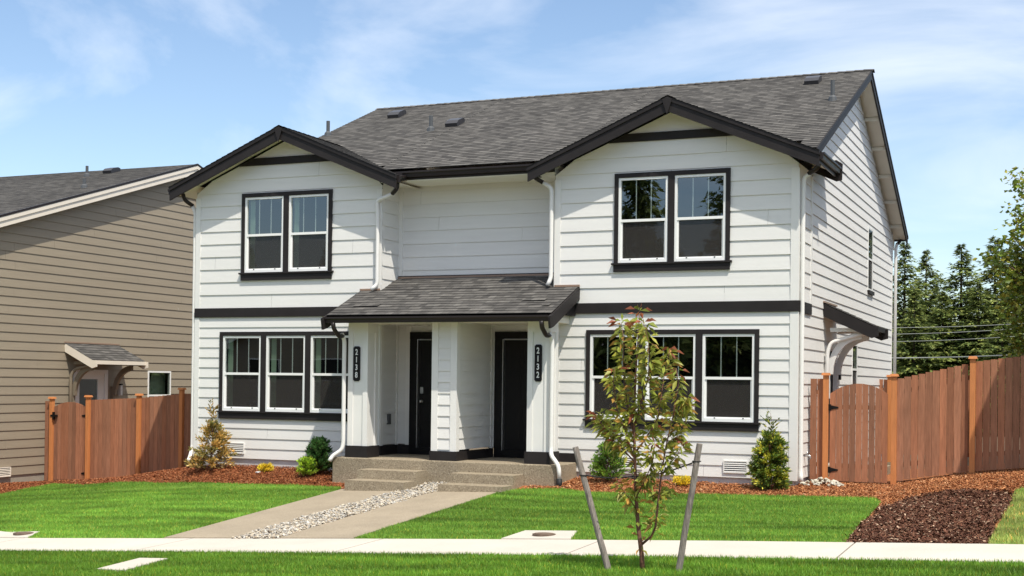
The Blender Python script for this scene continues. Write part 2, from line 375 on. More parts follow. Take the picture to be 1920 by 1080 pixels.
# clip polygon by half plane and grid sheets
def clip(poly, ax, v, keep_gt):
    o = []
    for i in range(len(poly)):
        a, b = poly[i], poly[(i+1) % len(poly)]
        ia = (a[ax] >= v) == keep_gt or a[ax] == v; ib = (b[ax] >= v) == keep_gt or b[ax] == v
        if ia: o.append(a)
        if ia != ib:
            t = (v-a[ax])/(b[ax]-a[ax]); o.append((a[0]+t*(b[0]-a[0]), a[1]+t*(b[1]-a[1])))
    return o
def sheet(name, poly, dz, material, res=.4, kind='structure', edge=.0, smooth=True):
    mb = MB(); xs = [p[0] for p in poly]; ys = [p[1] for p in poly]
    y = min(ys)
    while y < max(ys):
        row = clip(clip(poly, 1, y, True), 1, y+res, False)
        if len(row) > 2:
            x = min(xs)
            while x < max(xs):
                c = clip(clip(row, 0, x, True), 0, x+res*2, False)
                if len(c) > 2: mb.poly([(p[0], p[1], float(G(p[0], p[1]))+dz) for p in c])
                x += res*2
        y += res
    if edge:
        for i in range(len(poly)):
            a, b = poly[i], poly[(i+1) % len(poly)]; n = max(1, int(math.hypot(b[0]-a[0], b[1]-a[1])/res))
            for k in range(n):
                p = [(a[0]+(b[0]-a[0])*t, a[1]+(b[1]-a[1])*t) for t in (k/n, (k+1)/n)]
                z = [float(G(*q))+dz for q in p]
                mb.poly([(*p[0], z[0]-edge), (*p[1], z[1]-edge), (*p[1], z[1]), (*p[0], z[0])])
    o = mb.build(name, material); tag(o, kind=kind); return o
def inside(poly, X, Y):
    r = np.zeros(len(X), bool); n = len(poly)
    for i in range(n):
        x1, y1 = poly[i]; x2, y2 = poly[(i+1) % n]
        c = ((y1 > Y) != (y2 > Y)) & (X < (x2-x1)*(Y-y1)/(y2-y1+1e-12)+x1); r ^= c
    return r
def scatter(poly, dens, holes=()):
    xs = [p[0] for p in poly]; ys = [p[1] for p in poly]
    n = int((max(xs)-min(xs))*(max(ys)-min(ys))*dens)
    X = RNG.uniform(min(xs), max(xs), n); Y = RNG.uniform(min(ys), max(ys), n); k = inside(poly, X, Y)
    for h in holes: k &= ~inside(h, X, Y)
    return X[k], Y[k]

# ------------------------------------------------------------ setting: ground, street, walks
def far_ground():
    xs = [-900,-300,-120,-60]+list(np.arange(-40, 30, 1.))+[30,60,120,300,900]
    ys = [-900,-300,-120,-60,-40,-30,-24,-20,-11.62,-9.02,-7.5,-6,-4.5,-3,-1.75,-.9,0,1.1,2.2,4,7,12,25,45,90,200,400,900]
    mb = MB()
    for x0, x1 in zip(xs[:-1], xs[1:]):
        for y0, y1 in zip(ys[:-1], ys[1:]):
            mb.poly([(x, y, float(G(x, y))-.06-(.25 if -20 <= y <= -11.62 and False else 0)) for x, y in ((x0,y0),(x1,y0),(x1,y1),(x0,y1))])
    tag(mb.build('ground', M['soil']), kind='structure')
far_ground()
X0, X1 = -40., 30.
def strip(name, ya, yb, dz, material, edge=0., x0=X0, x1=X1, res=.7):
    return sheet(name, [(x0,ya),(x1,ya),(x1,yb),(x0,yb)], dz, material, res, edge=edge)
# sidewalk as slabs with joints
joints = [-38.]
while joints[-1] < 28: joints.append(joints[-1]+1.72*2)
joints = [j-(joints[11]-(-1.2)) for j in joints]          # one joint at x = -1.2
for j, k in zip(joints[:-1], joints[1:]):
    sheet('sidewalk', [(j+.012,-9.02),(k-.012,-9.02),(k-.012,-7.5),(j+.012,-7.5)], .03, M['walk'], .8, edge=.09)
strip('street', -20., -11.8, -.16+.04, M['asphalt'], res=2.)
strip('curb', -11.8, -11.62, .03, M['walk'], edge=.2, res=1.5)

LAWN_L = [(-26,-7.5),(-8.66,-7.5),(-8.66,-1.95)]+[gat(*p) for p in ((640,917),(560,913),(440,910),(300,909),(100,910),(60,917),(0,930))]+[(-21,-4),(-26,-4)]
LAWN_R = [(-5.14,-7.5)]+[(at(1585,1020,'y',-7.5)[0],-7.5)]+[gat(*p) for p in ((1612,985),(1638,962),(1652,945),(1640,937),(1500,934),(1300,930),(1100,926),(1060,920),(975,920))]+[(-5.14, gat(925,925)[1])]
LAWN_R2 = [(at(1853,1023,'y',-7.5)[0],-7.5),(14,-7.5),(14,-2)]+[gat(*p) for p in ((1918,918),(1903,923),(1890,958),(1870,992))]
STRIPG = [(-26,-11.62),(14,-11.62),(14,-9.02),(-26,-9.02)]
strip('mulch_bed', -7.5, 5.2, .0, M['mulch'], x0=-26, x1=14, res=.35)
DARKM = [(at(1587,1021,'y',-7.5)[0],-7.5),(at(1852,1023,'y',-7.5)[0],-7.5)]+[gat(*p) for p in ((1868,992),(1888,958),(1901,926),(1870,922),(1800,920),(1740,928),(1690,941),(1656,952),(1640,963),(1614,986))]
def ragged(pl, amp, skip=2):
    o = []
    for i, (a, b) in enumerate(zip(pl, pl[1:]+pl[:1])):
        o.append(a)
        if i < skip-1: continue
        for k in (1, 2, 3, 4): o.append((a[0]+(b[0]-a[0])*k/5+random.uniform(-amp, amp), a[1]+(b[1]-a[1])*k/5+random.uniform(-amp, amp)))
    return o
DARKM = ragged(DARKM, .05)
sheet('dark_mulch_bed', DARKM, .008, M['mulchd'], .35)
for nm, pl in (('lawn', LAWN_L), ('lawn', LAWN_R), ('lawn', LAWN_R2), ('planting_strip', STRIPG)):
    sheet(nm, pl, .03 if nm == 'lawn' else .01, M['turf'], .4, edge=.04)
# front path: two slabs with a gravel strip between
PZ = .04
sheet('path', [(-8.64,-7.49),(-7.32,-7.49),(-7.32,-1.9),(-8.64,-1.9)], PZ, M['path'], .5, edge=.1)
sheet('path', [(-6.5,-7.49),(-5.16,-7.49),(-5.16,-1.9),(-6.5,-1.9)], PZ, M['path'], .5, edge=.1)
sheet('gravel_bed', [(-7.32,-7.49),(-6.5,-7.49),(-6.5,-1.13),(-7.32,-1.13)], .01, M['soil'], .5)
def quad_px(pts): return [gat(*p) for p in pts]
PAD_R = [(at(940,1016,'y',-7.5)[0],-7.5),(at(1070,1016,'y',-7.5)[0],-7.5), gat(1083,1001), gat(985,1000)]
PAD_L = [(-13.3,-7.5),(at(52,1013,'y',-7.5)[0],-7.5), gat(75,1001), gat(20,1003), (-13.6,-6.6)]
PAD_F = quad_px([(180,1073),(232,1076),(315,1053),(262,1052)])
for nm, pd in (('utility_pad', PAD_R), ('utility_pad', PAD_L), ('concrete_slab', PAD_F)):
    sheet(nm, pd, .045, M['walk'], .5, edge=.06)
def lid(px, py, r, label):
    x, y = gat(px, py); z = float(G(x, y))+.05
    t = thing('meter_lid', label, 'manhole cover', (x, y, z), 'meter lids in concrete pads')
    mb = MB(); ring = [(x+r*math.cos(a), y+r*math.sin(a)) for a in np.linspace(0, 2*math.pi, 25)[:-1]]
    mb.prism(ring, 'z', z-.01, z+.012); mb.build('rim', M['iron'], t)
    mb = MB(); ring = [(x+r*.86*math.cos(a), y+r*.86*math.sin(a)) for a in np.linspace(0, 2*math.pi, 25)[:-1]]
    mb.prism(ring, 'z', z+.012, z+.018); mb.build('cover', M['iron'], t)
lid(1020, 1009, .17, 'round rusty meter lid in the concrete pad in front of the right lawn')
lid(44, 1006, .17, 'round rusty meter lid in the pad at the left end of the lawn')

# ------------------------------------------------------------ grass, chips, gravel
def grass(name, poly, dens, h, holes=(), base=(.17,.32,.043), dz=.03, label=None):
    X, Y = scatter(poly, dens, holes); n = len(X); Z = G(X, Y)+dz
    ang = RNG.uniform(0, 2*math.pi, n); wd = RNG.uniform(.004, .009, n); hh = h*RNG.uniform(.5, 1.2, n)
    lean = RNG.normal(0, .4, (n, 2))*hh[:, None]
    dx, dy = np.cos(ang)*wd, np.sin(ang)*wd
    v = np.empty((n, 3, 3)); v[:, 0] = np.stack([X-dx, Y-dy, Z-.01], 1); v[:, 1] = np.stack([X+dx, Y+dy, Z-.01], 1)
    v[:, 2] = np.stack([X+lean[:, 0], Y+lean[:, 1], Z+hh], 1)
    c = np.array(base)[None]*RNG.uniform(.75, 1.3, (n, 1)); yel = RNG.random(n) < .06
    c[yel] = c[yel]*np.array([2.4, 1.25, 1.2])
    o = raw(name, v.reshape(-1, 3), 3, M['grass'], np.repeat(c, 3, 0)); tag(o, label, 'grass', kind='stuff'); return o
grass('grass', [p for p in LAWN_L], 3400, .042, [PAD_L], label='mown bright green grass left of the front path')
grass('grass', LAWN_R, 3400, .042, [PAD_R], label='mown bright green grass right of the front path')
grass('grass', LAWN_R2, 1800, .05, base=(.33,.37,.10), label='dry yellowish grass right of the dark mulch')
grass('grass', [(-9,-11.6),(7,-11.6),(7,-9.03),(-13,-9.03)], 4200, .06, [PAD_F], base=(.14,.275,.028), dz=.01, label='green grass in the planting strip between sidewalk and street')
def chips(name, poly, dens, cols, label, holes=(), size=.018, dz=.005):
    X, Y = scatter(poly, dens, holes); n = len(X); Z = G(X, Y)+dz+RNG.uniform(0, .03, n)
    a = RNG.uniform(0, 2*math.pi, n); l = size*RNG.uniform(.4, 1.3, n); w_ = l*RNG.uniform(.15, .4, n)
    t = RNG.normal(0, .35, n); s = RNG.normal(0, .5, n)
    ux, uy, uz = np.cos(a)*l, np.sin(a)*l, t*l; wx, wy, wz = -np.sin(a)*w_, np.cos(a)*w_, s*w_
    P = np.stack([X, Y, Z], 1); U = np.stack([ux, uy, uz], 1); W = np.stack([wx, wy, wz], 1)
    v = np.stack([P-U-W, P+U-W, P+U+W, P-U+W], 1)
    cc = np.array(cols)[RNG.integers(0, len(cols), n)]*RNG.uniform(.6, 1.4, (n, 1))
    o = raw(name, v.reshape(-1, 3), 4, M['chips'], np.repeat(cc, 4, 0)); tag(o, label, 'mulch', kind='stuff')
RED = [(.33,.125,.05)]*6+[(.42,.185,.075)]*5+[(.20,.075,.032)]*3+[(.52,.30,.16)]
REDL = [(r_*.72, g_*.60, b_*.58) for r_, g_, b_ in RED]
DRK = [(.115,.046,.026)]*6+[(.07,.028,.016)]*6+[(.16,.08,.045)]*2+[(.4,.28,.19)]
HOUSE = [(-13.62,0),(0,0),(0,20),(-13.62,20)]; SLAB = [(-9.4,-1.2),(-4.3,-1.2),(-4.3,1),(-9.4,1)]
chips('bark_chips', [(-20,-5),(-8.6,-4),(-8.6,0),(-13.6,0),(-13.6,2.6),(-20,2.4)], 3600, REDL, 'red bark mulch in the bed below the left windows', [LAWN_L, SLAB, HOUSE, [(-8.66,-8),(-5.1,-8),(-5.1,-1),(-8.66,-1)]])
chips('bark_chips', [(-4.9,-3.5),(3,-4),(8,-5),(8,1.4),(0,1.4),(0,0),(-4.9,0)], 3600, RED, 'red bark mulch in the bed below the right windows and by the right fence', [LAWN_R, SLAB, HOUSE, LAWN_R2, DARKM])
chips('dark_bark_chips', ragged(DARKM, .10), 2600, DRK, 'dark brown bark mulch between the two right lawns', size=.024, dz=.012)

def ico():
    import bmesh
    bm = bmesh.new(); bmesh.ops.create_icosphere(bm, subdivisions=1, radius=1)
    v = np.array([q.co[:] for q in bm.verts]); f = np.array([[q.index for q in t.verts] for t in bm.faces]); bm.free(); return v, f
IV, IF = ico()
IVS, IFS = None, None
def stone_cloud(name, X, Y, Z, R, cols, parent=None):
    n = len(X); tri = IV[IF]                                          # 80,3,3 unit
    base = tri.reshape(-1, 3); k = len(base)
    out_ = np.empty((n, k, 3)); cc = np.empty((n, k, 3))
    for i in range(n):
        a = RNG.uniform(0, 6.28); s = R[i]*np.array([RNG.uniform(.8, 1.5), RNG.uniform(.7, 1.1), RNG.uniform(.45, .8)])
        j = 1+.15*np.sin(base@RNG.normal(0, 2, 3)+RNG.uniform(0, 6))
        p = base*s*j[:, None]; c_, s_ = math.cos(a), math.sin(a)
        out_[i] = np.stack([p[:, 0]*c_-p[:, 1]*s_+X[i], p[:, 0]*s_+p[:, 1]*c_+Y[i], p[:, 2]+Z[i]], 1)
        cc[i] = np.array(cols[RNG.integers(0, len(cols))])*RNG.uniform(.6, 1.0)
    o = raw(name, out_.reshape(-1, 3), 3, M['stone'], cc.reshape(-1, 3)); return o
GC = [(.62,.53,.40),(.60,.53,.42),(.58,.50,.38),(.55,.47,.35),(.50,.46,.39),(.58,.55,.49),(.42,.39,.34),(.46,.37,.27),(.33,.31,.28),(.62,.60,.56),(.30,.26,.22)]
X = RNG.uniform(-7.33, -6.49, 5200); Y = RNG.uniform(-7.55, -1.15, 5200)
X += .05*np.sin(Y*5)+RNG.normal(0, .01, 5200)
tag(stone_cloud('gravel', X, Y, G(X, Y)+RNG.uniform(.025, .06, 5200), RNG.uniform(.012, .026, 5200), GC),
    'pale river gravel filling the strip between the two path slabs', 'gravel', kind='stuff')
# rock splash pile by the right corner downspout: every rock on its own
for i in range(64):
    a = random.uniform(0, 6.28); q = math.sqrt(random.random()); x = .42+q*.42*math.cos(a); y = .35+q*.32*math.sin(a)
    h = .13*(1-q)
    o = stone_cloud('river_rock', [0], [0], [0], [random.uniform(.032, .052)], [(.60,.56,.45),(.66,.63,.54),(.52,.48,.38)])
    o.location = (x, y, float(G(x, y))+.03+h)
    tag(o, 'pale river rock in the small pile at the foot of the right corner downspout', 'rock', 'river rocks piled at the right corner downspout')

# ------------------------------------------------------------ the duplex
H = thing('duplex_house', 'white two storey duplex with charcoal trim and twin front gables', 'house', (-6.8, 6.5, -.25))
XL, XLR, XRL = -13.62, -8.843, -4.877
ZB0, ZB1 = 3.15, 3.356
EU, EL = .285, .225
GCX = {'L': -11.163, 'R': -2.428}
GZ, GS = 7.27, .4167                       # gable apex (shingle top) and slope
def gtop(x, cx, d=.19): return GZ-GS*abs(x-cx)-d
WZ = {}
def window_rects(x0, n, z0, z1, side=.085, mull=.135, w_=None, wd=1.01):
    r = []; x = x0+side
    for i in range(n): r.append((x, x+wd, z0, z1-.09)); x += wd+mull
    return r
WIN = [('L', -12.927, 3, 1.056, 2.822), ('R', -4.176, 3, 1.056, 2.822), ('L', -12.381, 2, 4.137, 5.904), ('R', -3.615, 2, 4.137, 5.904)]
def opening(wn):
    _, x0, n, z0, z1 = wn; return (x0+.03, x0+.17+n*1.01+(n-1)*.135-.03, z0, z1-.05)
OP = [opening(x) for x in WIN]
def gable_courses():
    return [ZB1, ZB1+.30]+[ZB1+.30+EU*i for i in range(1, 14)]
mb = MB()
siding(mb, 'y', 0, -1, courses(0, ZB0, EL), lambda z: XL, lambda z: XLR, [OP[0]])
siding(mb, 'y', 0, -1, courses(0, ZB0, EL), lambda z: XRL, lambda z: 0, [OP[1]])
for k, xa, xb, op in (('L', XL, XLR, OP[2]), ('R', XRL, 0, OP[3])):
    cx = GCX[k]
    def ul(z, cx=cx, xa=xa): return max(xa, cx-max(0, (GZ-.19-z))/GS)
    def ur(z, cx=cx, xb=xb): return min(xb, cx+max(0, (GZ-.19-z))/GS)
    zc = gable_courses(); zc = [z for z in zc if z < 6.5]+[6.53]
    siding(mb, 'y', 0, -1, zc, ul, ur, [op])
    siding(mb, 'y', 0, -1, [6.53, 7.08], ul, ur, lip=.002)
# recess back wall, upper
siding(mb, 'y', .77, -1, [3.6]+[3.6+EU*i for i in range(1, 10)], lambda z: XLR, lambda z: XRL)
# wing returns of the recess, upper
siding(mb, 'x', XLR, 1, gable_courses()[:11], lambda z: 0, lambda z: .77)
siding(mb, 'x', XRL, -1, gable_courses()[:11], lambda z: 0, lambda z: .77)
mb.build('front_wall', M['siding'], H)
# right side wall (main gable) -------------------------------------------------
RY, RZ, MS = 6.5, 9.08, .43                # ridge, slope of main roof (shingle top)
YB = 13.35
def mz(y): return RZ-MS*abs(y-RY)
SIDEOP = [(8.72, 9.52, 4.15, 5.72), (6.40, 7.15, 1.55, 2.76), (2.95, 3.86, .15, 2.50)]
mb = MB()
def sl(z, o=0): return max(0 if o == 0 else o, RY-max(0, RZ-.2-z)/MS)
def sr(z): return min(YB, RY+max(0, RZ-.2-z)/MS)
siding(mb, 'x', 0, 1, courses(0, ZB1-.01, EL), lambda z: 0., sr, SIDEOP)
siding(mb, 'x', 0, 1, courses(ZB1-.01, 8.86, EL), lambda z: sl(z, 1.3), sr, SIDEOP)
siding(mb, 'x', 0, 1, gable_courses()[:10], lambda z: .0, lambda z: 1.3)
mb.build('side_wall', M['siding'], H)
mb = MB()          # hidden rear and left walls, closing the body
mb.poly([(XL, .0, -.3), (XL, 9, -.3), (XL, 9, 6.0), (XL, .0, 6.0)])
mb.poly([(XL, YB, -.3), (0, YB, -.3), (0, YB, 6.1), (XL, YB, 6.1)])
mb.poly([(XL, 9, -.3), (XL, YB, -.3), (XL, YB, 6.0), (XL, 9, 6.0)])
mb.poly([(-12.3, .2, 5.9), (-12.3, YB, 5.9), (-12.3, RY, RZ-.25)])
mb.build('rear_wall', M['siding'], H)
# foundation
mb = MB()
mb.box(XL+.03, XLR, .02, .2, -.7, 0); mb.box(XRL, -.03, .02, .2, -.6, 0); mb.box(-.2, -.03, .2, YB, -.6, 0); mb.box(XL+.03, XL+.2, .2, YB, -.8, 0)
each(mb, 'foundation', M['fdn'], H)
# corner boards, white trim
mb = MB(); T = .028
def cboard(x0, x1, y0, y1, z0, z1): mb.box(x0, x1, y0, y1, z0, z1)
for z0, z1 in ((-.02, ZB0-.002), (ZB1+.002, 6.05)):
    cboard(XL-.01, XL+.12, -T, .1, z0, z1-.2 if z1 > 4 else z1)
    cboard(XLR-.12, XLR+.01, -T, .1, z0, z1-.2 if z1 > 4 else z1)
    cboard(XRL-.01, XRL+.12, -T, .1, z0, z1-.2 if z1 > 4 else z1)
    cboard(-.13, .024, -T, .11, z0, z1-.2 if z1 > 4 else z1)
cboard(-.02, T, 1.2, 1.32, ZB1+.002, 5.85)
cboard(-.1, T, YB-.12, YB+.01, -.02, 6.05)
mb.box(XLR, XLR+.1, .735, .768, 3.7, 6.0); mb.box(XRL-.1, XRL, .735, .768, 3.7, 6.0)
each(mb, 'corner_board', M['white'], H)
# belly band
mb = MB()
mb.box(XL-.005, XLR, -.045, 0, ZB0, ZB1); mb.box(XRL, .03, -.045, 0, ZB0, ZB1); mb.box(-.02, .045, 0, 1.22, ZB0, ZB1)
each(mb, 'belly_band', M['dark'], H)
# gable bands
for k in 'LR':
    cx = GCX[k]; mb = MB(); xa = (GZ-.19-6.52)/GS; xb = (GZ-.19-6.68)/GS
    mb.prism([(cx-xa, 6.52), (cx+xa, 6.52), (cx+xb, 6.68), (cx-xb, 6.68)], 'y', -.045, .0)
    mb.build('gable_band', M['dark'], H)

# ---- roofs
YE = -.1                                    # centre eave
def mzf(y): return RZ-MS*(RY-y)
roof = MB()
def mp(x, y): return (x, y, mz(y))
for xa, xb, ya in ((-12.6, -8.9, .25), (-8.9, -4.8, YE), (-4.8, .02, .25), (.02, .385, -.32)):
    slope_roof(roof, mp(xa, ya), mp(xb, ya), mp(xa, RY), mp(xb, RY), uoff=xa)
slope_roof(roof, mp(-12.6, 13.7), mp(.385, 13.7), mp(-12.6, RY), mp(.385, RY))
for k in 'LR':
    cx = GCX[k]
    for s in (-1, 1):
        back = 2.6 if not (k == 'L' and s == -1) else 8.
        def gp(dx, y): return (cx+s*dx, y, GZ-GS*dx)
        slope_roof(roof, gp(2.89, -.49), gp(2.89, back), gp(0, -.49), gp(0, back))
    # ridge caps
    y = -.47
    while y < 2.0:
        for s in (-1, 1):
            roof.poly([(cx, y, GZ+.025), (cx, y+.24, GZ+.014), (cx+s*.14, y+.24, GZ+.014-.14*GS), (cx+s*.14, y, GZ+.025-.14*GS)], uv=[(y, 0), (y+.2, 0), (y+.2, .1), (y, .1)])
        y += .2
x = -12.6
while x < .3:
    for s in (-1, 1):
        roof.poly([(x, RY, RZ+.028), (x+.24, RY, RZ+.016), (x+.24, RY+s*.14, RZ+.016-.14*MS), (x, RY+s*.14, RZ+.028-.14*MS)], uv=[(x, 0), (x+.2, 0), (x+.2, .1), (x, .1)])
    x += .2
RO = roof.build('roof', M['shingle'], H, uv=True)
# soffits (undersides) and roof edges
mb = MB(); TH = .10
def under(a, b, c, d, t): mb.poly([(p[0], p[1], p[2]-t) for p in (a, b, c, d)])
under(mp(-12.58, 13.66), mp(.36, 13.66), mp(.36, RY), mp(-12.58, RY), TH)
under(mp(.0, -.3), mp(.36, -.3), mp(.36, RY), mp(.0, RY), TH)
under(mp(-12.58, .3), mp(-12.3, .3), mp(-12.3, RY), mp(-12.58, RY), TH)
mb.box(XLR, XRL, -.08, .77, 5.98, 6.0)
for k in 'LR':
    cx = GCX[k]
    for s in (-1, 1):
        def gp(dx, y): return (cx+s*dx, y, GZ-GS*dx)
        yb = 1.3 if k == 'R' and s == 1 else (.77 if not (k == 'L' and s == -1) else 8.)
        under(gp(2.87, -.42), gp(2.87, yb), gp(2.38, yb), gp(2.38, -.42), .15)
        under(gp(2.87, -.42), gp(2.87, .02), gp(0, .02), gp(0, -.42), .13)
# outlookers under the right rake
for y in (3.2, 5.0, 8.1, 9.3, 10.5, 11.7, 12.9):
    z = mz(y)-TH; mb.box(.0, .35, y-.03, y+.03, z-.09, z-.005)
mb.box(.0, .03, 13.35, 13.66, 5.6, 5.9)
mb.build('soffit', M['cream'], H)
# rake boards
def rake(mb, p, q, y0, y1, top, h, axis='y'):
    if axis == 'y':
        mb.prism([(p[0], p[1]-top-h), (q[0], q[1]-top-h), (q[0], q[1]-top), (p[0], p[1]-top)], 'y', y0, y1)
    else:
        mb.prism([(p[0], p[1]-top-h), (q[0], q[1]-top-h), (q[0], q[1]-top), (p[0], p[1]-top)], 'x', y0, y1)
for k in 'LR':
    cx = GCX[k]
    for s in (-1, 1):
        mb = MB(); ex = 2.885
        rake(mb, (cx+s*ex, GZ-GS*ex), (cx, GZ), -.45, -.41, .07, .22)
        rake(mb, (cx+s*(ex+.01), GZ-GS*ex), (cx, GZ), -.475, -.408, .0, .085)
        mb.build('rake_board', M['dark'], H)
    mb = MB(); mb.prism([(cx-.10, GZ-.06), (cx, GZ-.36), (cx+.10, GZ-.06), (cx, GZ-.01)], 'y', -.486, -.47); mb.build('peak_plate', M['dark'], H)
for s, ye in ((1, -.33), (-1, 13.72)):
    mb = MB()
    rake(mb, (ye, mz(ye)), (RY, RZ), .345, .385, .02, .2, 'x')
    rake(mb, (ye, mz(ye)), (RY, RZ), .375, .402, .0, .07, 'x')
    mb.build('rake_board', M['dark'], H)
    mb = MB(); rake(mb, (ye if s == -1 else .2, mz(ye if s == -1 else .2)), (RY, RZ), -12.6, -12.56, .02, .2, 'x'); mb.build('rake_board', M['dark'], H)
# gutters
def gutter(mb, a, b, w_=.11, h=.12):
    """ogee-like trough from a to b (top outer edge line given), pointing outward -y or +x by cross direction"""
    a, b = Vector(a), Vector(b); d = (b-a).normalized(); n = Vector((0, 0, 1)).cross(d) * -1
    prof = [(0, 0), (w_, 0), (w_, -.035), (w_*.8, -.06), (w_*.72, -h), (0, -h)]
    A = [a+n*p[0]+Vector((0, 0, p[1])) for p in prof]; B = [b+n*p[0]+Vector((0, 0, p[1])) for p in prof]
    mb.hexa(A, B)
mb = MB(); gutter(mb, (-8.27, YE, 6.17), (-5.32, YE, 6.17)); mb.box(-8.84, -4.88, YE, YE+.02, 6.0, 6.19)
mb.build('gutter', M['darkgut'], H)
mb = MB(); gutter(mb, (GCX['L']+2.87, -.40, 6.04), (GCX['L']+2.87, -.06, 6.12)); mb.build('gutter', M['darkgut'], H)
mb = MB(); mb.box(-5.33, -5.23, -.4, .1, 5.93, 6.04); mb.build('gutter', M['darkgut'], H)
mb = MB(); gutter(mb, (.44, -.40, 6.04), (.44, 1.5, 6.04)); mb.box(.42, .45, -.40, 1.5, 5.86, 6.05)
mb.build('gutter', M['darkgut'], H)
mb = MB(); mb.prism([(-.0, 5.98), (.02, 6.12), (.44, 6.2), (.56, 6.12), (.55, 5.80), (.44, 5.78)], 'y', 1.5, 1.54); mb.build('eave_return', M['darkgut'], H)
mb = MB(); gutter(mb, (-14.03, 1.6, 6.04), (-14.03, -.40, 6.04)); mb.build('gutter', M['darkgut'], H)
mb = MB(); mb.box(.0, .36, 13.68, 13.8, 5.86, 5.97); mb.build('gutter', M['darkgut'], H)
# roof vents and pipes
def on_main(px, py):
    r = ray(px, py); t = (RZ-MS*RY+MS*CAM[1]-CAM[2])/(r[2]-MS*r[1]); return CAM+t*r
def box_vent(p, parent, slope=MS, ax='y'):
    x, y, z = p; mb = MB(); prof = [(-.16, -.02), (-.2, .10), (-.1, .15), (.14, .14), (.24, .09), (.24, 0)]
    P = [(y+a, z+b+slope*a) for a, b in prof]; mb.prism(P, 'x', x-.16, x+.16)
    o = mb.build('roof_vent', M['plastic'], parent); return o
def pipe_vent(p, h, parent, slope=MS):
    x, y, z = p; mb = MB(); mb.tube([(x, y, z-.1), (x, y, z+h)], .045, 10); o = mb.build('vent_pipe', M['lead'], parent)
    mb = MB(); mb.tube([(x, y, z-.05), (x, y, z+.06), (x, y, z+.1)], [.10, .085, .05], 10)
    mb.build('flashing', M['lead'], o)
for p in ((743,219),(852,235),(1524,156)): box_vent(on_main(*p), H)
pipe_vent(on_main(808,245), .36, H); pipe_vent(on_main(1561,188), .42, H); pipe_vent(on_main(615,254), .36, H)

# ---- windows
def hung_window(name, parent, x0, n, z0, z1, side=.085, mull=.135, wd=1.01, curtain=True):
    tr = MB(); W_ = 2*side+n*wd+(n-1)*mull; x1 = x0+W_; zt = z1-.09
    tr.box(x0, x1, -.05, .0, zt, z1); tr.box(x0, x0+side, -.05, 0, z0, zt); tr.box(x1-side, x1, -.05, 0, z0, zt)
    for i in range(1, n):
        xm = x0+side+i*wd+(i-1)*mull; tr.box(xm, xm+mull, -.05, .03, z0, zt)
    tr.box(x0-.045, x1+.045, -.085, 0, z0-.035, z0); tr.box(x0-.005, x1+.005, -.055, 0, z0-.175, z0-.035)
    w_ = tr.build(name, M['dark'], parent)
    for i in range(n):
        a = x0+side+i*(wd+mull); b = a+wd; zm = (z0+zt)/2-.01; f = MB(); q = .048
        for x_, y_, zz, z_ in ((a, a+q, z0, zt), (b-q, b, z0, zt)): f.box(x_, y_, -.035, .04, zz, z_)
        f.box(a+q, b-q, -.035, .04, zt-q, zt); f.box(a+q, b-q, -.04, .04, z0, z0+.065); f.box(a+q, b-q, -.028, .03, zm-.022, zm+.03)
        f.box(a+q, a+q+.03, -.012, .03, z0+.065, zm-.022); f.box(b-q-.03, b-q, -.012, .03, z0+.065, zm-.022)
        f.box(a+q+.03, b-q-.03, -.012, .03, z0+.065, z0+.09)
        f.build('frame', M['vinyl'], w_)
        g = MB(); iw = (b-a-2*q)/3
        for j in (1, 2): g.box(a+q+j*iw-.009, a+q+j*iw+.009, .004, .016, zm+.03, zt-q)
        each(g, 'muntin', M['vinyl'], w_)
        g = MB(); g.poly([(a+q, .0, zm+.03), (b-q, .0, zm+.03), (b-q, .0, zt-q), (a+q, .0, zt-q)]); g.poly([(a+q, .03, z0+.06), (b-q, .03, z0+.06), (b-q, .03, zm), (a+q, .03, zm)])
        g.build('pane', M['glass'], w_)
        g = MB(); g.poly([(a+q, .008, z0+.06), (b-q, .008, z0+.06), (b-q, .008, zm-.02), (a+q, .008, zm-.02)]); g.build('insect_screen', M['screen'], w_)
        g = MB()
        for xx in (a+q+.2, b-q-.16): g.box(xx-.014, xx+.014, -.046, -.035, z0+.062, z0+.08)
        each(g, 'latch', M['black'], w_)
        if curtain:
            g = MB(); m_ = 9; xs = [a+.05+.12*t/m_ for t in range(m_+1)]
            for t in range(m_): g.poly([(xs[t], .10+.02*(t % 2), z0+.03), (xs[t+1], .10+.02*((t+1) % 2), z0+.03), (xs[t+1], .10+.02*((t+1) % 2), zt), (xs[t], .10+.02*(t % 2), zt)])
            g.build('curtain', M['curtain'], w_)
    r = MB(); xa, xb, ya, yb = x0-.3, x1+.3, .045, 1.6; za, zb = z0-.5, z1+.12
    r.poly([(xa,yb,za),(xb,yb,za),(xb,yb,zb),(xa,yb,zb)]); r.poly([(xa,ya,za),(xb,ya,za),(xb,yb,za),(xa,yb,za)]); r.poly([(xa,ya,zb),(xb,ya,zb),(xb,yb,zb),(xa,yb,zb)])
    r.poly([(xa,ya,za),(xa,yb,za),(xa,yb,zb),(xa,ya,zb)]); r.poly([(xb,ya,za),(xb,yb,za),(xb,yb,zb),(xb,ya,zb)])
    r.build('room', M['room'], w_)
    return w_
for k, x0, n, z0, z1 in WIN:
    tag(hung_window('window', H, x0, n, z0, z1, curtain=(k == 'L')), ('triple' if n == 3 else 'double')+(' lower' if z0 < 3 else ' upper')+' window of the '+('left' if k == 'L' else 'right')+' wing')
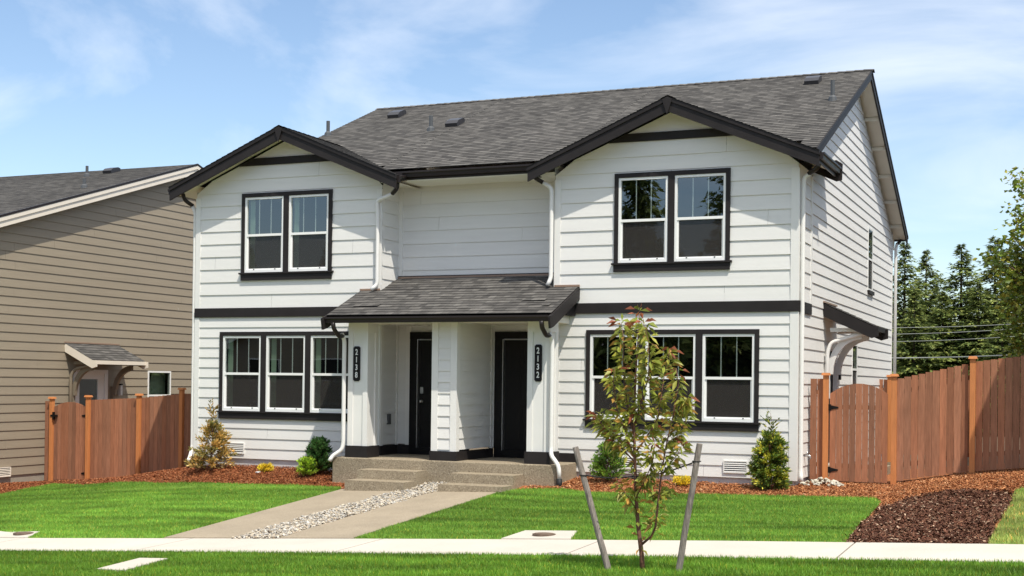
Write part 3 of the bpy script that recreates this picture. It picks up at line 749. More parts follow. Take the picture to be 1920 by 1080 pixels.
def side_window(parent, xw, y0, y1, z0, z1, trimcol, sill=None, sgn=1):
    f = MB(); q = .05; zm = (z0+z1)/2
    f.box(xw-.05, xw+.028, y0, y0+q, z0, z1); f.box(xw-.05, xw+.028, y1-q, y1, z0, z1); f.box(xw-.05, xw+.028, y0+q, y1-q, z1-q, z1); f.box(xw-.05, xw+.028, y0+q, y1-q, z0, z0+q)
    f.box(xw-.05, xw+.027, y0+q, y1-q, zm-.025, zm+.025)
    w_ = f.build('window', trimcol, parent)
    g = MB(); g.poly([(xw+.02, y0, zm), (xw+.02, y1, zm), (xw+.02, y1, z1), (xw+.02, y0, z1)]); g.poly([(xw+.0, y0, z0), (xw+.0, y1, z0), (xw+.0, y1, zm), (xw+.0, y0, zm)]); g.build('pane', M['glass'], w_)
    g = MB(); g.poly([(xw+.012, y0, z0), (xw+.012, y1, z0), (xw+.012, y1, zm), (xw+.012, y0, zm)]); g.build('insect_screen', M['screen'], w_)
    r = MB(); xa, xb = xw-.9, xw-.06; ya, yb, za, zb = y0-.15, y1+.15, z0-.15, z1+.15
    r.poly([(xa,ya,za),(xa,yb,za),(xa,yb,zb),(xa,ya,zb)]); r.poly([(xa,ya,za),(xb,ya,za),(xb,yb,za),(xa,yb,za)]); r.poly([(xa,ya,zb),(xb,ya,zb),(xb,yb,zb),(xa,yb,zb)]); r.poly([(xa,ya,za),(xb,ya,za),(xb,ya,zb),(xa,ya,zb)]); r.poly([(xa,yb,za),(xb,yb,za),(xb,yb,zb),(xa,yb,zb)])
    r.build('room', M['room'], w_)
    if sill: g = MB(); g.box(xw, xw+.07, y0-.03, y1+.03, z0-.09, z0-.002); g.build('sill', sill, w_)
    return w_
side_window(H, 0, *SIDEOP[0], M['vinyl'], M['dark']); side_window(H, 0, *SIDEOP[1], M['vinyl'], None)

# ---- porch
PX0, PX1, PF = -9.33, -4.36, -1.12
mb = MB(); mb.box(PX0, PX1, PF, .77, -.75, .18); mb.build('porch_slab', M['agg'], H, bevel=.02)
mb = MB(); zt = .0
for nm, p1, p2 in (('L', (667, 776), (649, 759)), ('R', (839, 960), (825, 945))):
    ya, yb = -1.62, -2.12; za, zb = (-.02, -.20)
    a = [float(at(q, 890, 'y', ya)[0]) for q in p1]; b = [float(at(q, 910, 'y', yb)[0]) for q in p2]
    a = [(a[0]+b[0])/2, (a[1]+b[1])/2]
    mb = MB(); mb.box(a[0], a[1], ya, PF-.002, -.7, za); mb.box(a[0]-.0, a[1]+.0, yb, ya-.002, -.7, zb)
    mb.build('steps', M['agg'], H)
# steps rebuilt with soft nosing
for o in [o for o in H.children if o.name.startswith('steps')]:
    bev = o.modifiers.new('bevel', 'BEVEL'); bev.width = .02; bev.segments = 2
# porch walls
mb = MB(); zc = courses(.4, 2.97, EL)
siding(mb, 'x', XLR, 1, zc, lambda z: 0, lambda z: .77)
siding(mb, 'y', .77, -1, zc, lambda z: XLR, lambda z: -8.51)
siding(mb, 'y', .77, -1, zc, lambda z: -6.56, lambda z: -6.52)
siding(mb, 'y', .77, -1, zc, lambda z: -5.18, lambda z: XRL)
siding(mb, 'y', .77, -1, [2.83, 2.97], lambda z: XLR, lambda z: XRL, lip=.003)
siding(mb, 'x', -6.57, 1, zc, lambda z: -.9, lambda z: .77)
siding(mb, 'x', -7.09, -1, zc, lambda z: -.9, lambda z: .77)
siding(mb, 'y', -.99, -1, zc, lambda z: -7.0, lambda z: -6.66)
siding(mb, 'x', XRL, -1, zc, lambda z: 0, lambda z: .77)
mb.build('porch_wall', M['siding'], H)
mb = MB()
mb.box(-7.11, -6.97, -1.02, -.88, .37, 2.95); mb.box(-6.69, -6.55, -1.02, -.88, .37, 2.95)
mb.box(-6.6, -6.545, .66, .765, .37, 2.97); mb.box(XLR, XLR+.035, .69, .765, .37, 2.97); mb.box(XLR, XLR+.03, .0, .09, .37, 2.97)
mb.box(-8.62, -8.51, .74, .768, .37, 2.97)
mb.box(-7.02, -6.64, -.998, -.985, .37, .47)
each(mb, 'pier_trim', M['white'], H)
mb = MB()     # ceiling and beam
mb.box(-9.07, -4.55, -1.02, -.62, 2.95, 3.06); mb.box(XLR-.2, XRL+.2, -.62, .77, 2.97, 3.03)
mb.box(-9.07, -8.6, -.62, -.02, 2.95, 3.06); mb.box(-5.04, -4.55, -.62, -.02, 2.95, 3.06)
mb.box(-9.2, -4.4, -1.44, -1.02, 3.03, 3.045)
each(mb, 'porch_beam', M['cream'], H)
mb = MB()     # black baseboards
mb.box(-7.13, -6.53, -1.045, -.86, .18, .37); mb.box(-6.57, -6.53, -.86, .77, .18, .37); mb.box(-7.13, -7.09, -.86, .77, .18, .37)
mb.box(XLR, XLR+.04, -.03, .73, .18, .38); mb.box(XLR, -8.5, .73, .77, .18, .38); mb.box(-5.18, XRL, .73, .77, .18, .38); mb.box(XRL, -4.28, -.05, 0, .16, .36)
each(mb, 'baseboard', M['dark'], H)
def column(xa, xb):
    ya, yb = -1.0, -.55; mb = MB(); z0, z1 = .42, 2.95; t = .025; w_ = .11
    mb.box(xa+t, xb-t, ya+t, yb-t, z0, z1); c = mb.build('porch_column', M['white'], H)
    f = MB()
    for a, b in ((xa, xa+w_), (xb-w_, xb)): f.box(a, b, ya, ya+t, z0, z1); f.box(a, b, yb-t, yb, z0, z1)
    f.box(xb-t, xb, ya+t, ya+w_, z0, z1); f.box(xb-t, xb, yb-w_, yb-t, z0, z1); f.box(xa, xa+t, ya+t, yb-t, z0, z1)
    f.box(xa+w_, xb-w_, ya, ya+t, z1-.2, z1); f.box(xb-t, xb, ya+w_, yb-w_, z1-.2, z1)
    each(f, 'casing', M['white'], c)
    f = MB(); f.box(xa-.03, xb+.03, ya-.035, yb+.03, .18, .42); f.build('base', M['dark'], c)
    return c
column(-9.05, -8.59); column(-5.04, -4.57)
# plaques with numbers
def plaque(xc, zc_, digits, parent):
    w_, h = .075, .36; k = .03; mb = MB()
    pts = [(xc-w_+k, zc_-h), (xc+w_-k, zc_-h), (xc+w_, zc_-h+k), (xc+w_, zc_+h-k), (xc+w_-k, zc_+h), (xc-w_+k, zc_+h), (xc-w_, zc_+h-k), (xc-w_, zc_-h+k)]
    mb.prism(pts, 'y', -1.0, -.968); p = mb.build('number_plaque', M['black'], parent)
    for i, d in enumerate(digits):
        cu = bpy.data.curves.new('t', 'FONT'); cu.body = d; cu.size = .165; cu.align_x = 'CENTER'; cu.align_y = 'CENTER'; cu.extrude = .004; cu.offset = .0028
        to = bpy.data.objects.new('t', cu); C.objects.link(to)
        dg = bpy.context.evaluated_depsgraph_get(); me = bpy.data.meshes.new_from_object(to.evaluated_get(dg)); bpy.data.objects.remove(to)
        o0 = ORG[parent.name]
        me.transform(Matrix.Translation(Vector((xc, -1.006, zc_+.235-i*.157))-o0) @ Matrix.Rotation(math.pi/2, 4, 'X') @ Matrix.Diagonal((.72, 1, 1, 1)))
        me.materials.clear(); me.materials.append(M['vinyl'])
        o = bpy.data.objects.new('digit', me); C.objects.link(o); o.parent = p
    return p
tag(plaque(-8.85, 2.11, '2138', H), 'black plaque reading 2138'); tag(plaque(-4.815, 2.145, '2132', H), 'black plaque reading 2132')
# doors
def front_door(xa, xb, hw):
    mb = MB(); y = .77
    mb.box(xa-.2, xa-.02, y-.05, y+.03, .18, 2.82); mb.box(xb+.02, xb+.13, y-.05, y+.03, .18, 2.82); mb.box(xa-.2, xb+.13, y-.055, y+.03, 2.68, 2.83)
    mb.box(xa-.02, xb+.02, y-.05, y+.1, .18, .33)
    d = mb.build('door_frame', M['black'], H)
    mb = MB(); mb.box(xa-.02, xa-.004, y-.055, y+.1, .33, 2.67); mb.box(xa-.004, xb+.004, y-.055, y+.1, 2.655, 2.67); each(mb, 'weather_strip', M['steel'], d)
    mb = MB(); mb.box(xa, xb, y+.03, y+.075, .33, 2.655)
    for za, zb in ((.5, 1.25), (1.4, 2.5)):
        for u, v in ((xa+.12, xa+.42), (xa+.5, xb-.12)):
            mb.box(u, v, y+.022, y+.03, za, zb); mb.box(u+.05, v-.05, y+.012, y+.022, za+.05, zb-.05)
    dr = mb.build('door', M['black'], H)
    if hw:
        mb = MB(); hx = xa+.075
        mb.box(hx-.035, hx+.035, y-.0, y+.03, 1.50, 1.64); mb.build('deadbolt', M['steel'], dr)
        mb = MB(); mb.tube([(hx, y+.03, 1.33), (hx, y-.02, 1.33)], .034, 12); mb.tube([(hx, y-.02, 1.33), (hx, y-.05, 1.33), (hx, y-.07, 1.33)], [.02, .036, .028], 12); mb.build('handle', M['steel'], dr, smooth=True)
front_door(-8.317, -7.40, True); front_door(-6.30, -5.39, False)
mb = MB(); mb.box(XLR, XLR+.05, .30, .42, .83, 1.05); mb.build('outlet_cover', M['lead'], H)
# porch roof
mb = MB(); PRS = .415
def pr(x, y): return (x, y, 3.70+PRS*y)
PE = -1.45
slope_roof(mb, pr(-9.3, PE-.02), pr(-4.36, PE-.02), pr(-9.3, 0), pr(-4.36, 0)); slope_roof(mb, pr(XLR, 0), pr(XRL, 0), pr(XLR, .77), pr(XRL, .77))
P_ = mb.build('porch_roof', M['shingle'], H, uv=True)
# lifted shingle edges
mb = MB()
for x0_, x1_, y in ((-8.95, -8.35, -1.05), (-5.25, -4.75, -.85), (-4.7, -4.55, -1.15)):
    z = 3.70+PRS*y; mb.poly([(x0_, y, z+.03), (x1_, y, z+.035), (x1_, y+.18, z+.18*PRS+.014), (x0_, y+.18, z+.18*PRS+.014)], uv=[(x0_, 0), (x1_, 0), (x1_, .15), (x0_, .15)])
for i in range(len(mb.f)):
    b_ = MB(); b_.poly([mb.v[j] for j in mb.f[i]], uv=[mb.uv[j] for j in mb.f[i]]); b_.build('lifted_shingle', M['shingle'], P_, uv=True)
mb = MB(); mb.box(XLR, XRL, .70, .77, 3.98, 4.03); mb.box(-9.34, XLR-.01, -.05, -.02, 3.69, 3.73); mb.box(XRL+.01, -4.33, -.05, -.02, 3.69, 3.73); each(mb, 'flashing', M['flash'], P_)
mb = MB(); mb.box(XLR+.02, XRL-.02, .715, .755, 4.02, 4.05); mb.build('drip_edge', M['dark'], P_)
mb = MB(); gutter(mb, (-9.34, PE, 3.05), (-4.40, PE, 3.05)); mb.box(-9.34, -4.36, PE, PE+.02, 2.93, 3.05); mb.build('gutter', M['darkgut'], P_)
for xa in (-9.345, -4.375):
    mb = MB(); mb.prism([(-1.62, 2.99), (-1.58, 2.79), (-1.42, 2.83), (0, 3.70-.26), (0, 3.69), (-1.48, 3.07), (-1.62, 3.02)], 'x', xa, xa+.045)
    mb.build('rake_board', M['dark'], P_)
mb = MB(); mb.poly([(-9.3, PE+.02, 2.96), (-4.37, PE+.02, 2.96), (-4.37, -.0, 3.60), (-9.3, -.0, 3.60)]); mb.box(-4.54, -4.42, -.5, 0, 3.1, 3.3); mb.build('porch_soffit', M['dark'], P_)
# porch gable side fill
mb = MB(); 
for x in (-9.05, -4.59): mb.prism([(-1.02, 3.06), (0, 3.06), (0, 3.60), (-1.02, 3.18)], 'x', x, x+.03)
each(mb, 'gable_fill', M['white'], P_)

# ---- downspouts
def spout(pts, elbow=None, boot=None, r=.042, parent=H, col='white'):
    # smooth corners
    def rnd(pts):
        pts = [Vector(p) for p in pts]; o = [pts[0]]
        for a, b, c in zip(pts[:-2], pts[1:-1], pts[2:]):
            k = min(.09, (a-b).length*.45, (c-b).length*.45); p, q = b+(a-b).normalized()*k, b+(c-b).normalized()*k
            for t in (0, .25, .5, .75, 1): o.append(p.lerp(b, t).lerp(b.lerp(q, t), t))
        o.append(pts[-1]); return o
    mb = MB(); mb.tube(rnd(pts), r, 10); s = mb.build('downspout', M[col], parent, smooth=True)
    if elbow: mb = MB(); mb.tube(rnd(elbow), r*1.08, 10); mb.build('elbow', M['darkgut'], s, smooth=True)
    if boot: mb = MB(); mb.tube(boot, r*1.35, 12); mb.build('boot', M['rubber'], s, smooth=True)
    return s
xs = -8.90
spout([(-8.50, -.16, 5.72), (xs-.02, -.09, 5.60), (xs, -.085, 5.2), (xs, -.085, 3.80), (xs-.1, -.16, 3.70)], [(-8.38, -.2, 5.98), (-8.38, -.2, 5.82), (-8.52, -.16, 5.715)])
xs = -4.93
spout([(-5.12, -.14, 5.80), (xs, -.085, 5.68), (xs, -.085, 5.2), (xs, -.085, 3.86), (xs-.05, -.14, 3.72)], [(-5.27, -.2, 6.02), (-5.27, -.2, 5.9), (-5.10, -.14, 5.79)])
spout([(.20, .05, 5.73), (.085, .07, 5.66), (.075, .08, 5.3), (.075, .08, .15), (.10, .02, -.02)], [(.40, -.1, 5.97), (.38, -.08, 5.82), (.18, .05, 5.73)])
spout([(-13.78, .05, 5.70), (-13.69, .03, 5.55), (-13.69, .03, .2), (-13.64, -.12, 0), (-13.56, -.3, -.1)], [(-13.95, -.1, 5.98), (-13.93, -.05, 5.83), (-13.77, .05, 5.70)])
spout([(.12, YB+.12, 5.75), (.10, YB+.05, 5.6), (.10, YB+.05, .1)], [(.2, 13.7, 5.9), (.15, 13.6, 5.8), (.12, YB+.12, 5.75)])
spout([(-4.52, -1.18, 2.72), (-4.50, -1.06, 2.60), (-4.50, -1.06, .48), (-4.48, -1.1, .36), (-4.30, -1.16, .17), (-4.28, -1.17, -.08)],
      [(-4.55, -1.51, 2.94), (-4.55, -1.48, 2.82), (-4.53, -1.3, 2.66), (-4.52, -1.15, 2.68)], [(-4.28, -1.17, -.08), (-4.28, -1.17, -.28)])
spout([(-9.1, -1.18, 2.72), (-9.11, -1.06, 2.60), (-9.11, -1.06, .46), (-9.13, -1.08, .33), (-9.30, -1.16, .2), (-9.34, -1.22, .1)],
      [(-9.12, -1.51, 2.94), (-9.12, -1.48, 2.82), (-9.1, -1.3, 2.66), (-9.1, -1.15, 2.68)])
# crawl space vents, hose bib
def louvre(parent, face, pos, u0, u1, z0, z1, material, n=5):
    mb = MB()
    def bx(a, b, o0, o1, c, d):
        (mb.box(a, b, pos-o1, pos-o0, c, d) if face == 'y' else mb.box(pos+o0, pos+o1, a, b, c, d))
    bx(u0, u1, .0, .045, z1-.02, z1); bx(u0, u1, .0, .045, z0, z0+.02); bx(u0, u0+.02, 0, .045, z0+.02, z1-.02); bx(u1-.02, u1, 0, .045, z0+.02, z1-.02)
    v = mb.build('crawl_vent', material, parent); mb = MB(); bx(u0+.02, u1-.02, .012, .016, z0+.02, z1-.02); mb.build('vent_backing', M['room'], v)
    mb = MB(); h = (z1-z0-.04)/n
    for i in range(n):
        z = z0+.02+i*h
        if face == 'y': mb.prism([(pos-.045, z), (pos-.045, z+.008), (pos-.018, z+h*.62), (pos-.018, z+h*.5)], 'x', u0+.02, u1-.02)
        else: mb.prism([(pos+.045, z), (pos+.045, z+.008), (pos+.018, z+h*.62), (pos+.018, z+h*.5)], 'y', u0+.02, u1-.02)
    mb.build('slat', material, v)
a = at(1357,863,'y',0); b = at(1402,888,'y',0); louvre(H, 'y', 0, a[0], b[0], b[2], a[2], M['white'])
a = at(1165,858,'y',0); louvre(H, 'y', 0, a[0], a[0]+.44, b[2], b[2]+.24, M['white'])
a = at(414,829,'y',0); b = at(459,851,'y',0); louvre(H, 'y', 0, a[0], b[0], b[2], a[2], M['white'])
mb = MB(); mb.tube([(.0, .75, .42), (.12, .75, .42), (.14, .75, .36)], .02, 8); mb.tube([(.07, .75, .42), (.07, .75, .5)], .012, 6); mb.build('hose_bib', M['steel'], H, smooth=True)

# ---- side door and hood
def hood(parent, xw, y0, y1, zt, proj, drop, fascia, bracket, sp=True, name='door_hood', thick=.2, flashing='flash'):
    mb = MB(); slope_roof(mb, (xw+proj, y0, zt-drop), (xw+proj, y1, zt-drop), (xw, y0, zt), (xw, y1, zt)); h = mb.build(name, M['shingle'], parent, uv=True)
    f = MB()
    for y in (y0, y1-.045):
        f.prism([(xw, zt-.03-thick), (xw+proj-.02, zt-drop-.02-thick), (xw+proj+.12, zt-drop-thick+.02), (xw+proj+.12, zt-drop-.02), (xw+proj, zt-drop-.012), (xw, zt-.012)], 'y', y, y+.045)
    f.box(xw+proj-.06, xw+proj-.03, y0+.05, y1-.05, zt-drop-.12, zt-drop-.01)
    f.build('rake_board', fascia, h)
    g = MB(); g.box(xw+proj-.03, xw+proj+.07, y0+.05, y1-.05, zt-drop-.11, zt-drop-.01); g.build('gutter', fascia, h)
    g = MB(); g.box(xw+.017, xw+.05, y0-.02, y1+.02, zt-.0, zt+.035); each(g, 'flashing', M[flashing], h)
    g = MB(); g.poly([(xw+.0, y0+.04, zt-.13), (xw+proj, y0+.04, zt-drop-.13), (xw+proj, y1-.04, zt-drop-.13), (xw, y1-.04, zt-.13)])
    g.build('soffit', M['cream'] if bracket is not M['taupe'] else M['taupe'], h)
    for y in (y0+.22, y1-.30):           # curved knee braces
        k = MB(); n = 8; R = proj*.7; zt2 = zt-drop-.12
        for i in range(n):
            a0, a1 = math.pi/2*i/n, math.pi/2*(i+1)/n
            def pt(a, r): return (xw+.06+R-r*math.cos(a)-0.0, zt2-R*1.25+r*1.25*math.sin(a))
            p = [pt(a0, R), pt(a1, R), pt(a1, R-.12), pt(a0, R-.12)]
            k.prism([(q[0], q[1]) for q in p], 'y', y, y+.09)
        k.box(xw+.02, xw+.12, y+.002, y+.088, zt2-R*1.25-.5, zt2-R*.9); k.box(xw+.12, xw+proj-.05, y+.002, y+.088, zt2-.0, zt2+.08)
        k.build('bracket', bracket, h)
    return h
hood(H, 0, 2.62, 4.12, 3.47, 1.0, .47, M['dark'], M['white'], thick=.24)
mb = MB()
mb.box(-.02, .045, 2.86, 2.95, .1, 2.6); mb.box(-.02, .045, 3.86, 3.95, .1, 2.6); mb.box(-.02, .045, 2.95, 3.86, 2.5, 2.6); sdf = mb.build('door_frame', M['white'], H)
mb = MB(); mb.box(-.03, .01, 2.95, 3.86, .12, 2.5); mb.build('door', M['black'], sdf)
spout([(.92, 2.86, 2.85), (.75, 2.80, 2.83), (.16, 2.74, 2.66), (.09, 2.72, 2.45), (.09, 2.72, .2)], [(1.0, 2.88, 2.92), (.98, 2.88, 2.86), (.90, 2.86, 2.85)], r=.04)
mb = MB(); mb.box(-.0, .06, 4.55, 4.67, 1.9, 2.2); mb.build('wall_lamp', M['black'], H)
# steps of side door behind gate
mb = MB(); mb.box(.03, 1.2, 2.6, 4.2, -.3, .1); mb.build('side_stoop', M['agg'], H)

# ------------------------------------------------------------ brown neighbour
BX = -20.
N = thing('brown_house', 'brown sided house with cream rake boards left of the white duplex', 'house', (-26, 6, -1.1))
def bz(y): return 8.24-.3154*abs(y-8.165)
mb = MB(); BOP = [(6.36, 7.42, .55, 1.98), (3.25, 4.60, -.4, 1.98)]
bl = lambda z: max(-4., 8.165-max(0, 8.24-.22-z)/.3154); brr = lambda z: min(19., 8.165+max(0, 8.24-.22-z)/.3154)
siding(mb, 'x', BX, 1, courses(-.73, 8.0, .2266), bl, brr, BOP, lip=.018)
mb.poly([(BX, -4, -1), (-34, -4, -1), (-34, -4, 4.2), (BX, -4, 4.2)]); mb.poly([(-34, -4, -1), (-34, 19, -1), (-34, 19, 4.5), (-34, 8.1, 7.9), (-34, -4, 4.2)]); mb.poly([(BX, 19, -1), (-34, 19, -1), (-34, 19, 4.5), (BX, 19, 4.5)])
mb.build('wall', M['brown'], N)
mb = MB(); mb.box(BX-.3, BX-.01, -3.98, 18.9, -1.4, -.73); each(mb, 'foundation', M['fdnb'], N)
mb = MB(); 
slope_roof(mb, (-34.3, -4.5, bz(-4.5)), (BX+.32, -4.5, bz(-4.5)), (-34.3, 8.165, 8.24), (BX+.32, 8.165, 8.24)); slope_roof(mb, (-34.3, 19.5, bz(19.5)), (BX+.32, 19.5, bz(19.5)), (-34.3, 8.165, 8.24), (BX+.32, 8.165, 8.24))
mb.build('roof', M['shingle'], N, uv=True)
for y in (-4.5, 19.5):
    mb = MB(); rake(mb, (y, bz(y)), (8.165, 8.24), BX+.27, BX+.31, .09, .21, 'x'); rake(mb, (y, bz(y)), (8.165, 8.24), BX+.285, BX+.335, .05, .10, 'x'); r_ = mb.build('rake_board', M['tan'], N)
    mb = MB(); rake(mb, (y, bz(y)), (8.165, 8.24), BX+.29, BX+.345, -.015, .055, 'x'); mb.build('drip_edge', M['darkgut'], r_)
mb = MB()
for y in (-4.5, 19.5): mb.poly([(BX, y, bz(y)-.13), (BX+.28, y, bz(y)-.13), (BX+.28, 8.165, 8.11), (BX, 8.165, 8.11)])
mb.build('soffit', M['tan'], N)
def on_brown(px, py):
    s = .3154; z0 = 8.24-s*8.165; r = ray(px, py); t = (z0+s*CAM[1]-CAM[2])/(r[2]-s*r[1]); return CAM+t*r
pipe_vent(on_brown(158, 352), .26, N, .3154); p = on_brown(163, 331); pipe_vent(p, .32, N, .3154); box_vent(on_brown(208, 324), N, .3154)
side_window(N, BX+.0, *BOP[0], M['vinyl'])
mb = MB(); mb.poly([(BX-.25, 6.5, .6), (BX-.25, 7.5, .6), (BX-.25, 7.5, 2), (BX-.25, 6.9, 2)]); mb.build('curtain', M['curtain'], N)
hood(N, BX, 2.92, 5.05, 2.68, .95, .45, M['tan'], M['taupe'], thick=.2)
mb = MB(); mb.box(BX-.02, BX+.04, 3.25, 3.37, -.5, 1.98); mb.box(BX-.02, BX+.04, 4.5, 4.62, -.5, 1.98); mb.box(BX-.02, BX+.04, 3.37, 4.5, 1.88, 1.98); df = mb.build('door_frame', M['vinyl'], N)
mb = MB(); x = BX+.0
mb.box(x-.04, x, 3.37, 3.52, -.5, 1.88); mb.box(x-.04, x, 4.25, 4.5, -.5, 1.88); mb.box(x-.04, x, 3.52, 4.25, 1.72, 1.88); mb.box(x-.04, x, 3.52, 4.25, -.5, -.2)
mb.build('door', M['vinyl'], df); mb = MB(); mb.poly([(x-.02, 3.52, -.2), (x-.02, 4.25, -.2), (x-.02, 4.25, 1.72), (x-.02, 3.52, 1.72)]); mb.build('pane', M['glass'], df)
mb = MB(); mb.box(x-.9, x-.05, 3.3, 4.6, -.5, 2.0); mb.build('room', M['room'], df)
mb = MB(); yy = 5.0; mb.box(BX, BX+.04, yy, yy+.12, 1.35, 1.6); mb.box(BX+.04, BX+.16, yy+.02, yy+.1, 1.56, 1.6); l_ = mb.build('wall_lamp', M['black'], N)
mb = MB(); mb.box(BX+.05, BX+.15, yy+.02, yy+.1, 1.28, 1.56); mb.build('lamp_glass', M['lamp'], l_)
spout([(BX+.95, 3.18, 2.12), (BX+.75, 3.14, 2.10), (BX+.2, 3.10, 1.98), (BX+.09, 3.08, 1.8), (BX+.09, 3.08, -.5)], r=.045, parent=N, col='taupe')
a = at(-30,868,'x',BX); b = at(17,893,'x',BX); louvre(N, 'x', BX+.02, a[1], b[1], b[2], b[2]+.24, M['tan'])

# right neighbour, standing just outside the picture (its shadow falls on the fence)
W = thing('grey_house', 'grey house beyond the right edge whose roof shades the fence', 'house', (13, 5, .5))
mb = MB()
def wz(y): return 6.55+.43*(y+1.15) if y < 6 else 6.55+.43*7.15-.43*(y-6)
siding(mb, 'x', 5.85, -1, courses(.5, 6.2, .2266), lambda z: -.9, lambda z: 12.)
mb.poly([(5.85, -.9, 6.2), (5.85, 12, 6.2), (5.85, 6, wz(6)-.15)]); mb.box(5.86, 20, -.89, 12, -.2, 6.1)
mb.build('wall', M['grey2'], W)
mb = MB(); slope_roof(mb, (5.5, -1.6, wz(-1.6)), (20, -1.6, wz(-1.6)), (5.5, 6, wz(6)), (20, 6, wz(6))); slope_roof(mb, (5.5, 13, wz(13)), (20, 13, wz(13)), (5.5, 6, wz(6)), (20, 6, wz(6))); mb.build('roof', M['shingle'], W, uv=True)
mb = MB(); rake(mb, (-1.6, wz(-1.6)), (6, wz(6)), 5.5, 5.54, .02, .2, 'x'); rake(mb, (13, wz(13)), (6, wz(6)), 5.5, 5.54, .02, .2, 'x'); mb.build('rake_board', M['white'], W)

# ------------------------------------------------------------ fences and gates
def picket_col(): 
    k = random.uniform(.74, 1.16); w_ = random.uniform(-.03, .02); return ((.325+w_)*k, .142*k, (.078-w_*.2)*k)
def pickets(mb, x0, x1, y, zb, zt, w_=.128, gap=.009, jit=.008):
    x = x0
    while x < x1-.04:
        xe = min(x+w_, x1); xm = (x+xe)/2; g = gap*random.choice((.3, .6, 1, 1.6)); dy = random.uniform(-.003, .003)
        a, b = zb(xm)+random.uniform(-jit, jit), zt(xm)+random.uniform(-jit, jit)*.4; c = picket_col()
        mb.box(x+g/2, xe-g/2, y+dy, y+dy+.019, a, b, c); x = xe
def post(parent, x, y, z0, z1, s=.05):
    mb = MB(); mb.box(x-s, x+s, y-s, y+s, z0, z1-.05); p = mb.build('post', M['postw'], parent, bevel=.004)
    mb = MB(); mb.hexa([(x-s-.03, y-s-.03, z1-.05), (x+s+.03, y-s-.03, z1-.05), (x+s+.03, y+s+.03, z1-.05), (x-s-.03, y+s+.03, z1-.05)], [(x-s-.015, y-s-.015, z1), (x+s+.015, y-s-.015, z1), (x+s+.015, y+s+.015, z1), (x-s-.015, y+s+.015, z1)])
    mb.build('post_cap', M['postw'], p)
def bay(parent, x0, x1, y, zb, zt, w_=.128, jit=.008):
    mb = MB(); pickets(mb, x0, x1, y, zb, zt, w_, jit=jit); p = mb.build('fence_panel', M['picket'], parent, col=True)
    mb = MB(); c = (.20, .08, .04)
    for k in (.25, -.25):
        za = (lambda x: zb(x)+.25) if k > 0 else (lambda x: zt(x)-.3)
        mb.hexa([(x0, y+.022, za(x0)), (x1, y+.022, za(x1)), (x1, y+.062, za(x1)), (x0, y+.062, za(x0))], [(x0, y+.022, za(x0)+.085), (x1, y+.022, za(x1)+.085), (x1, y+.062, za(x1)+.085), (x0, y+.062, za(x0)+.085)], c)
    each(mb, 'rail', M['picket'], p, col=True)
def gate(name, label, x0, x1, y, zb, zc, arch, group):
    t = thing(name, label, 'gate', ((x0+x1)/2, y, zb((x0+x1)/2)), group)
    xm = (x0+x1)/2; hw = (x1-x0)/2; zt = lambda x: zc+arch*(1-((x-xm)/hw)**2)
    mb = MB(); x = x0; n = max(1, round((x1-x0)/.118)); w_ = (x1-x0)/n
    for i in range(n):
        a, b = x0+i*w_, x0+(i+1)*w_; g = random.choice((.005, .008, .011, .014)); c = picket_col(); z0 = zb((a+b)/2)+random.uniform(-.004, .004)
        mb.hexa([(a+g/2, y, z0), (b-g/2, y, z0), (b-g/2, y+.019, z0), (a+g/2, y+.019, z0)], [(a+g/2, y, zt(a)), (b-g/2, y, zt(b)), (b-g/2, y+.019, zt(b)), (a+g/2, y+.019, zt(a))], c)
    mb.build('board_panel', M['picket'], t, col=True)
    mb = MB(); c = (.20, .08, .04)
    for z in (zb(xm)+.25, zc-.3): mb.box(x0+.02, x1-.02, y+.022, y+.06, z, z+.085, c)
    each(mb, 'rail', M['picket'], t, col=True)
    return t
def hinge(t, x, y, z, s):
    mb = MB(); mb.prism([(x-s*.02, z-.045), (x-s*.02, z+.045), (x+s*.14, z+.012), (x+s*.14, z-.012)], 'y', y-.012, y-.002); mb.box(x-s*.05 if s > 0 else x+.0, x if s > 0 else x+.05, y-.016, y-.002, z-.06, z+.06)
    mb.build('hinge', M['black'], t)
# left fence: y = 2.2
FY = 2.2
pxs = {k: at(v, 850, 'y', FY)[0] for k, v in dict(a=98, b=166, c=261, d=341).items()}
zt_ = lambda px, py, y: float(at(px, py, 'y', y)[2])
FL = thing('wooden_fence', 'reddish brown board fence between the brown house and the white duplex', 'fence', (-17, FY, -.8))
gl = lambda x: float(G(x, FY))+.04
TL = [(BX, zt_(80, 752, FY)), (pxs['a'], zt_(98, 752, FY)), (pxs['b'], zt_(172, 750, FY)), (pxs['c'], zt_(258, 746, FY)), (pxs['d'], zt_(338, 738, FY)), (-13.6, zt_(362, 740, FY)+.05)]
tl = lambda x: float(np.interp(x, [a for a, _ in TL], [b for _, b in TL]))
bay(FL, BX+.03, pxs['a']-.05, FY, gl, tl); bay(FL, pxs['b']+.05, pxs['c']-.05, FY, gl, tl, jit=.003); bay(FL, pxs['c']+.05, pxs['d']-.05, FY, gl, tl, jit=.003); bay(FL, pxs['d']+.05, -13.64, FY, gl, tl, jit=.003)
for k, py in (('a', 744), ('b', 741), ('c', 738), ('d', 727)):
    px = dict(a=98, b=166, c=261, d=341)[k]; post(FL, pxs[k], FY-.03, gl(pxs[k])-.2, zt_(px, py, FY))
tg = gate('wooden_gate', 'arched board gate in the left fence, beside the brown house', pxs['a']+.06, pxs['b']-.06, FY-.02, lambda x: gl(x)+.02, zt_(100, 763, FY), .14, 'arched wooden gates')
for z in (-.35, .78): hinge(tg, pxs['b']-.07, FY-.02, z-.35 if z < 0 else z, -1)
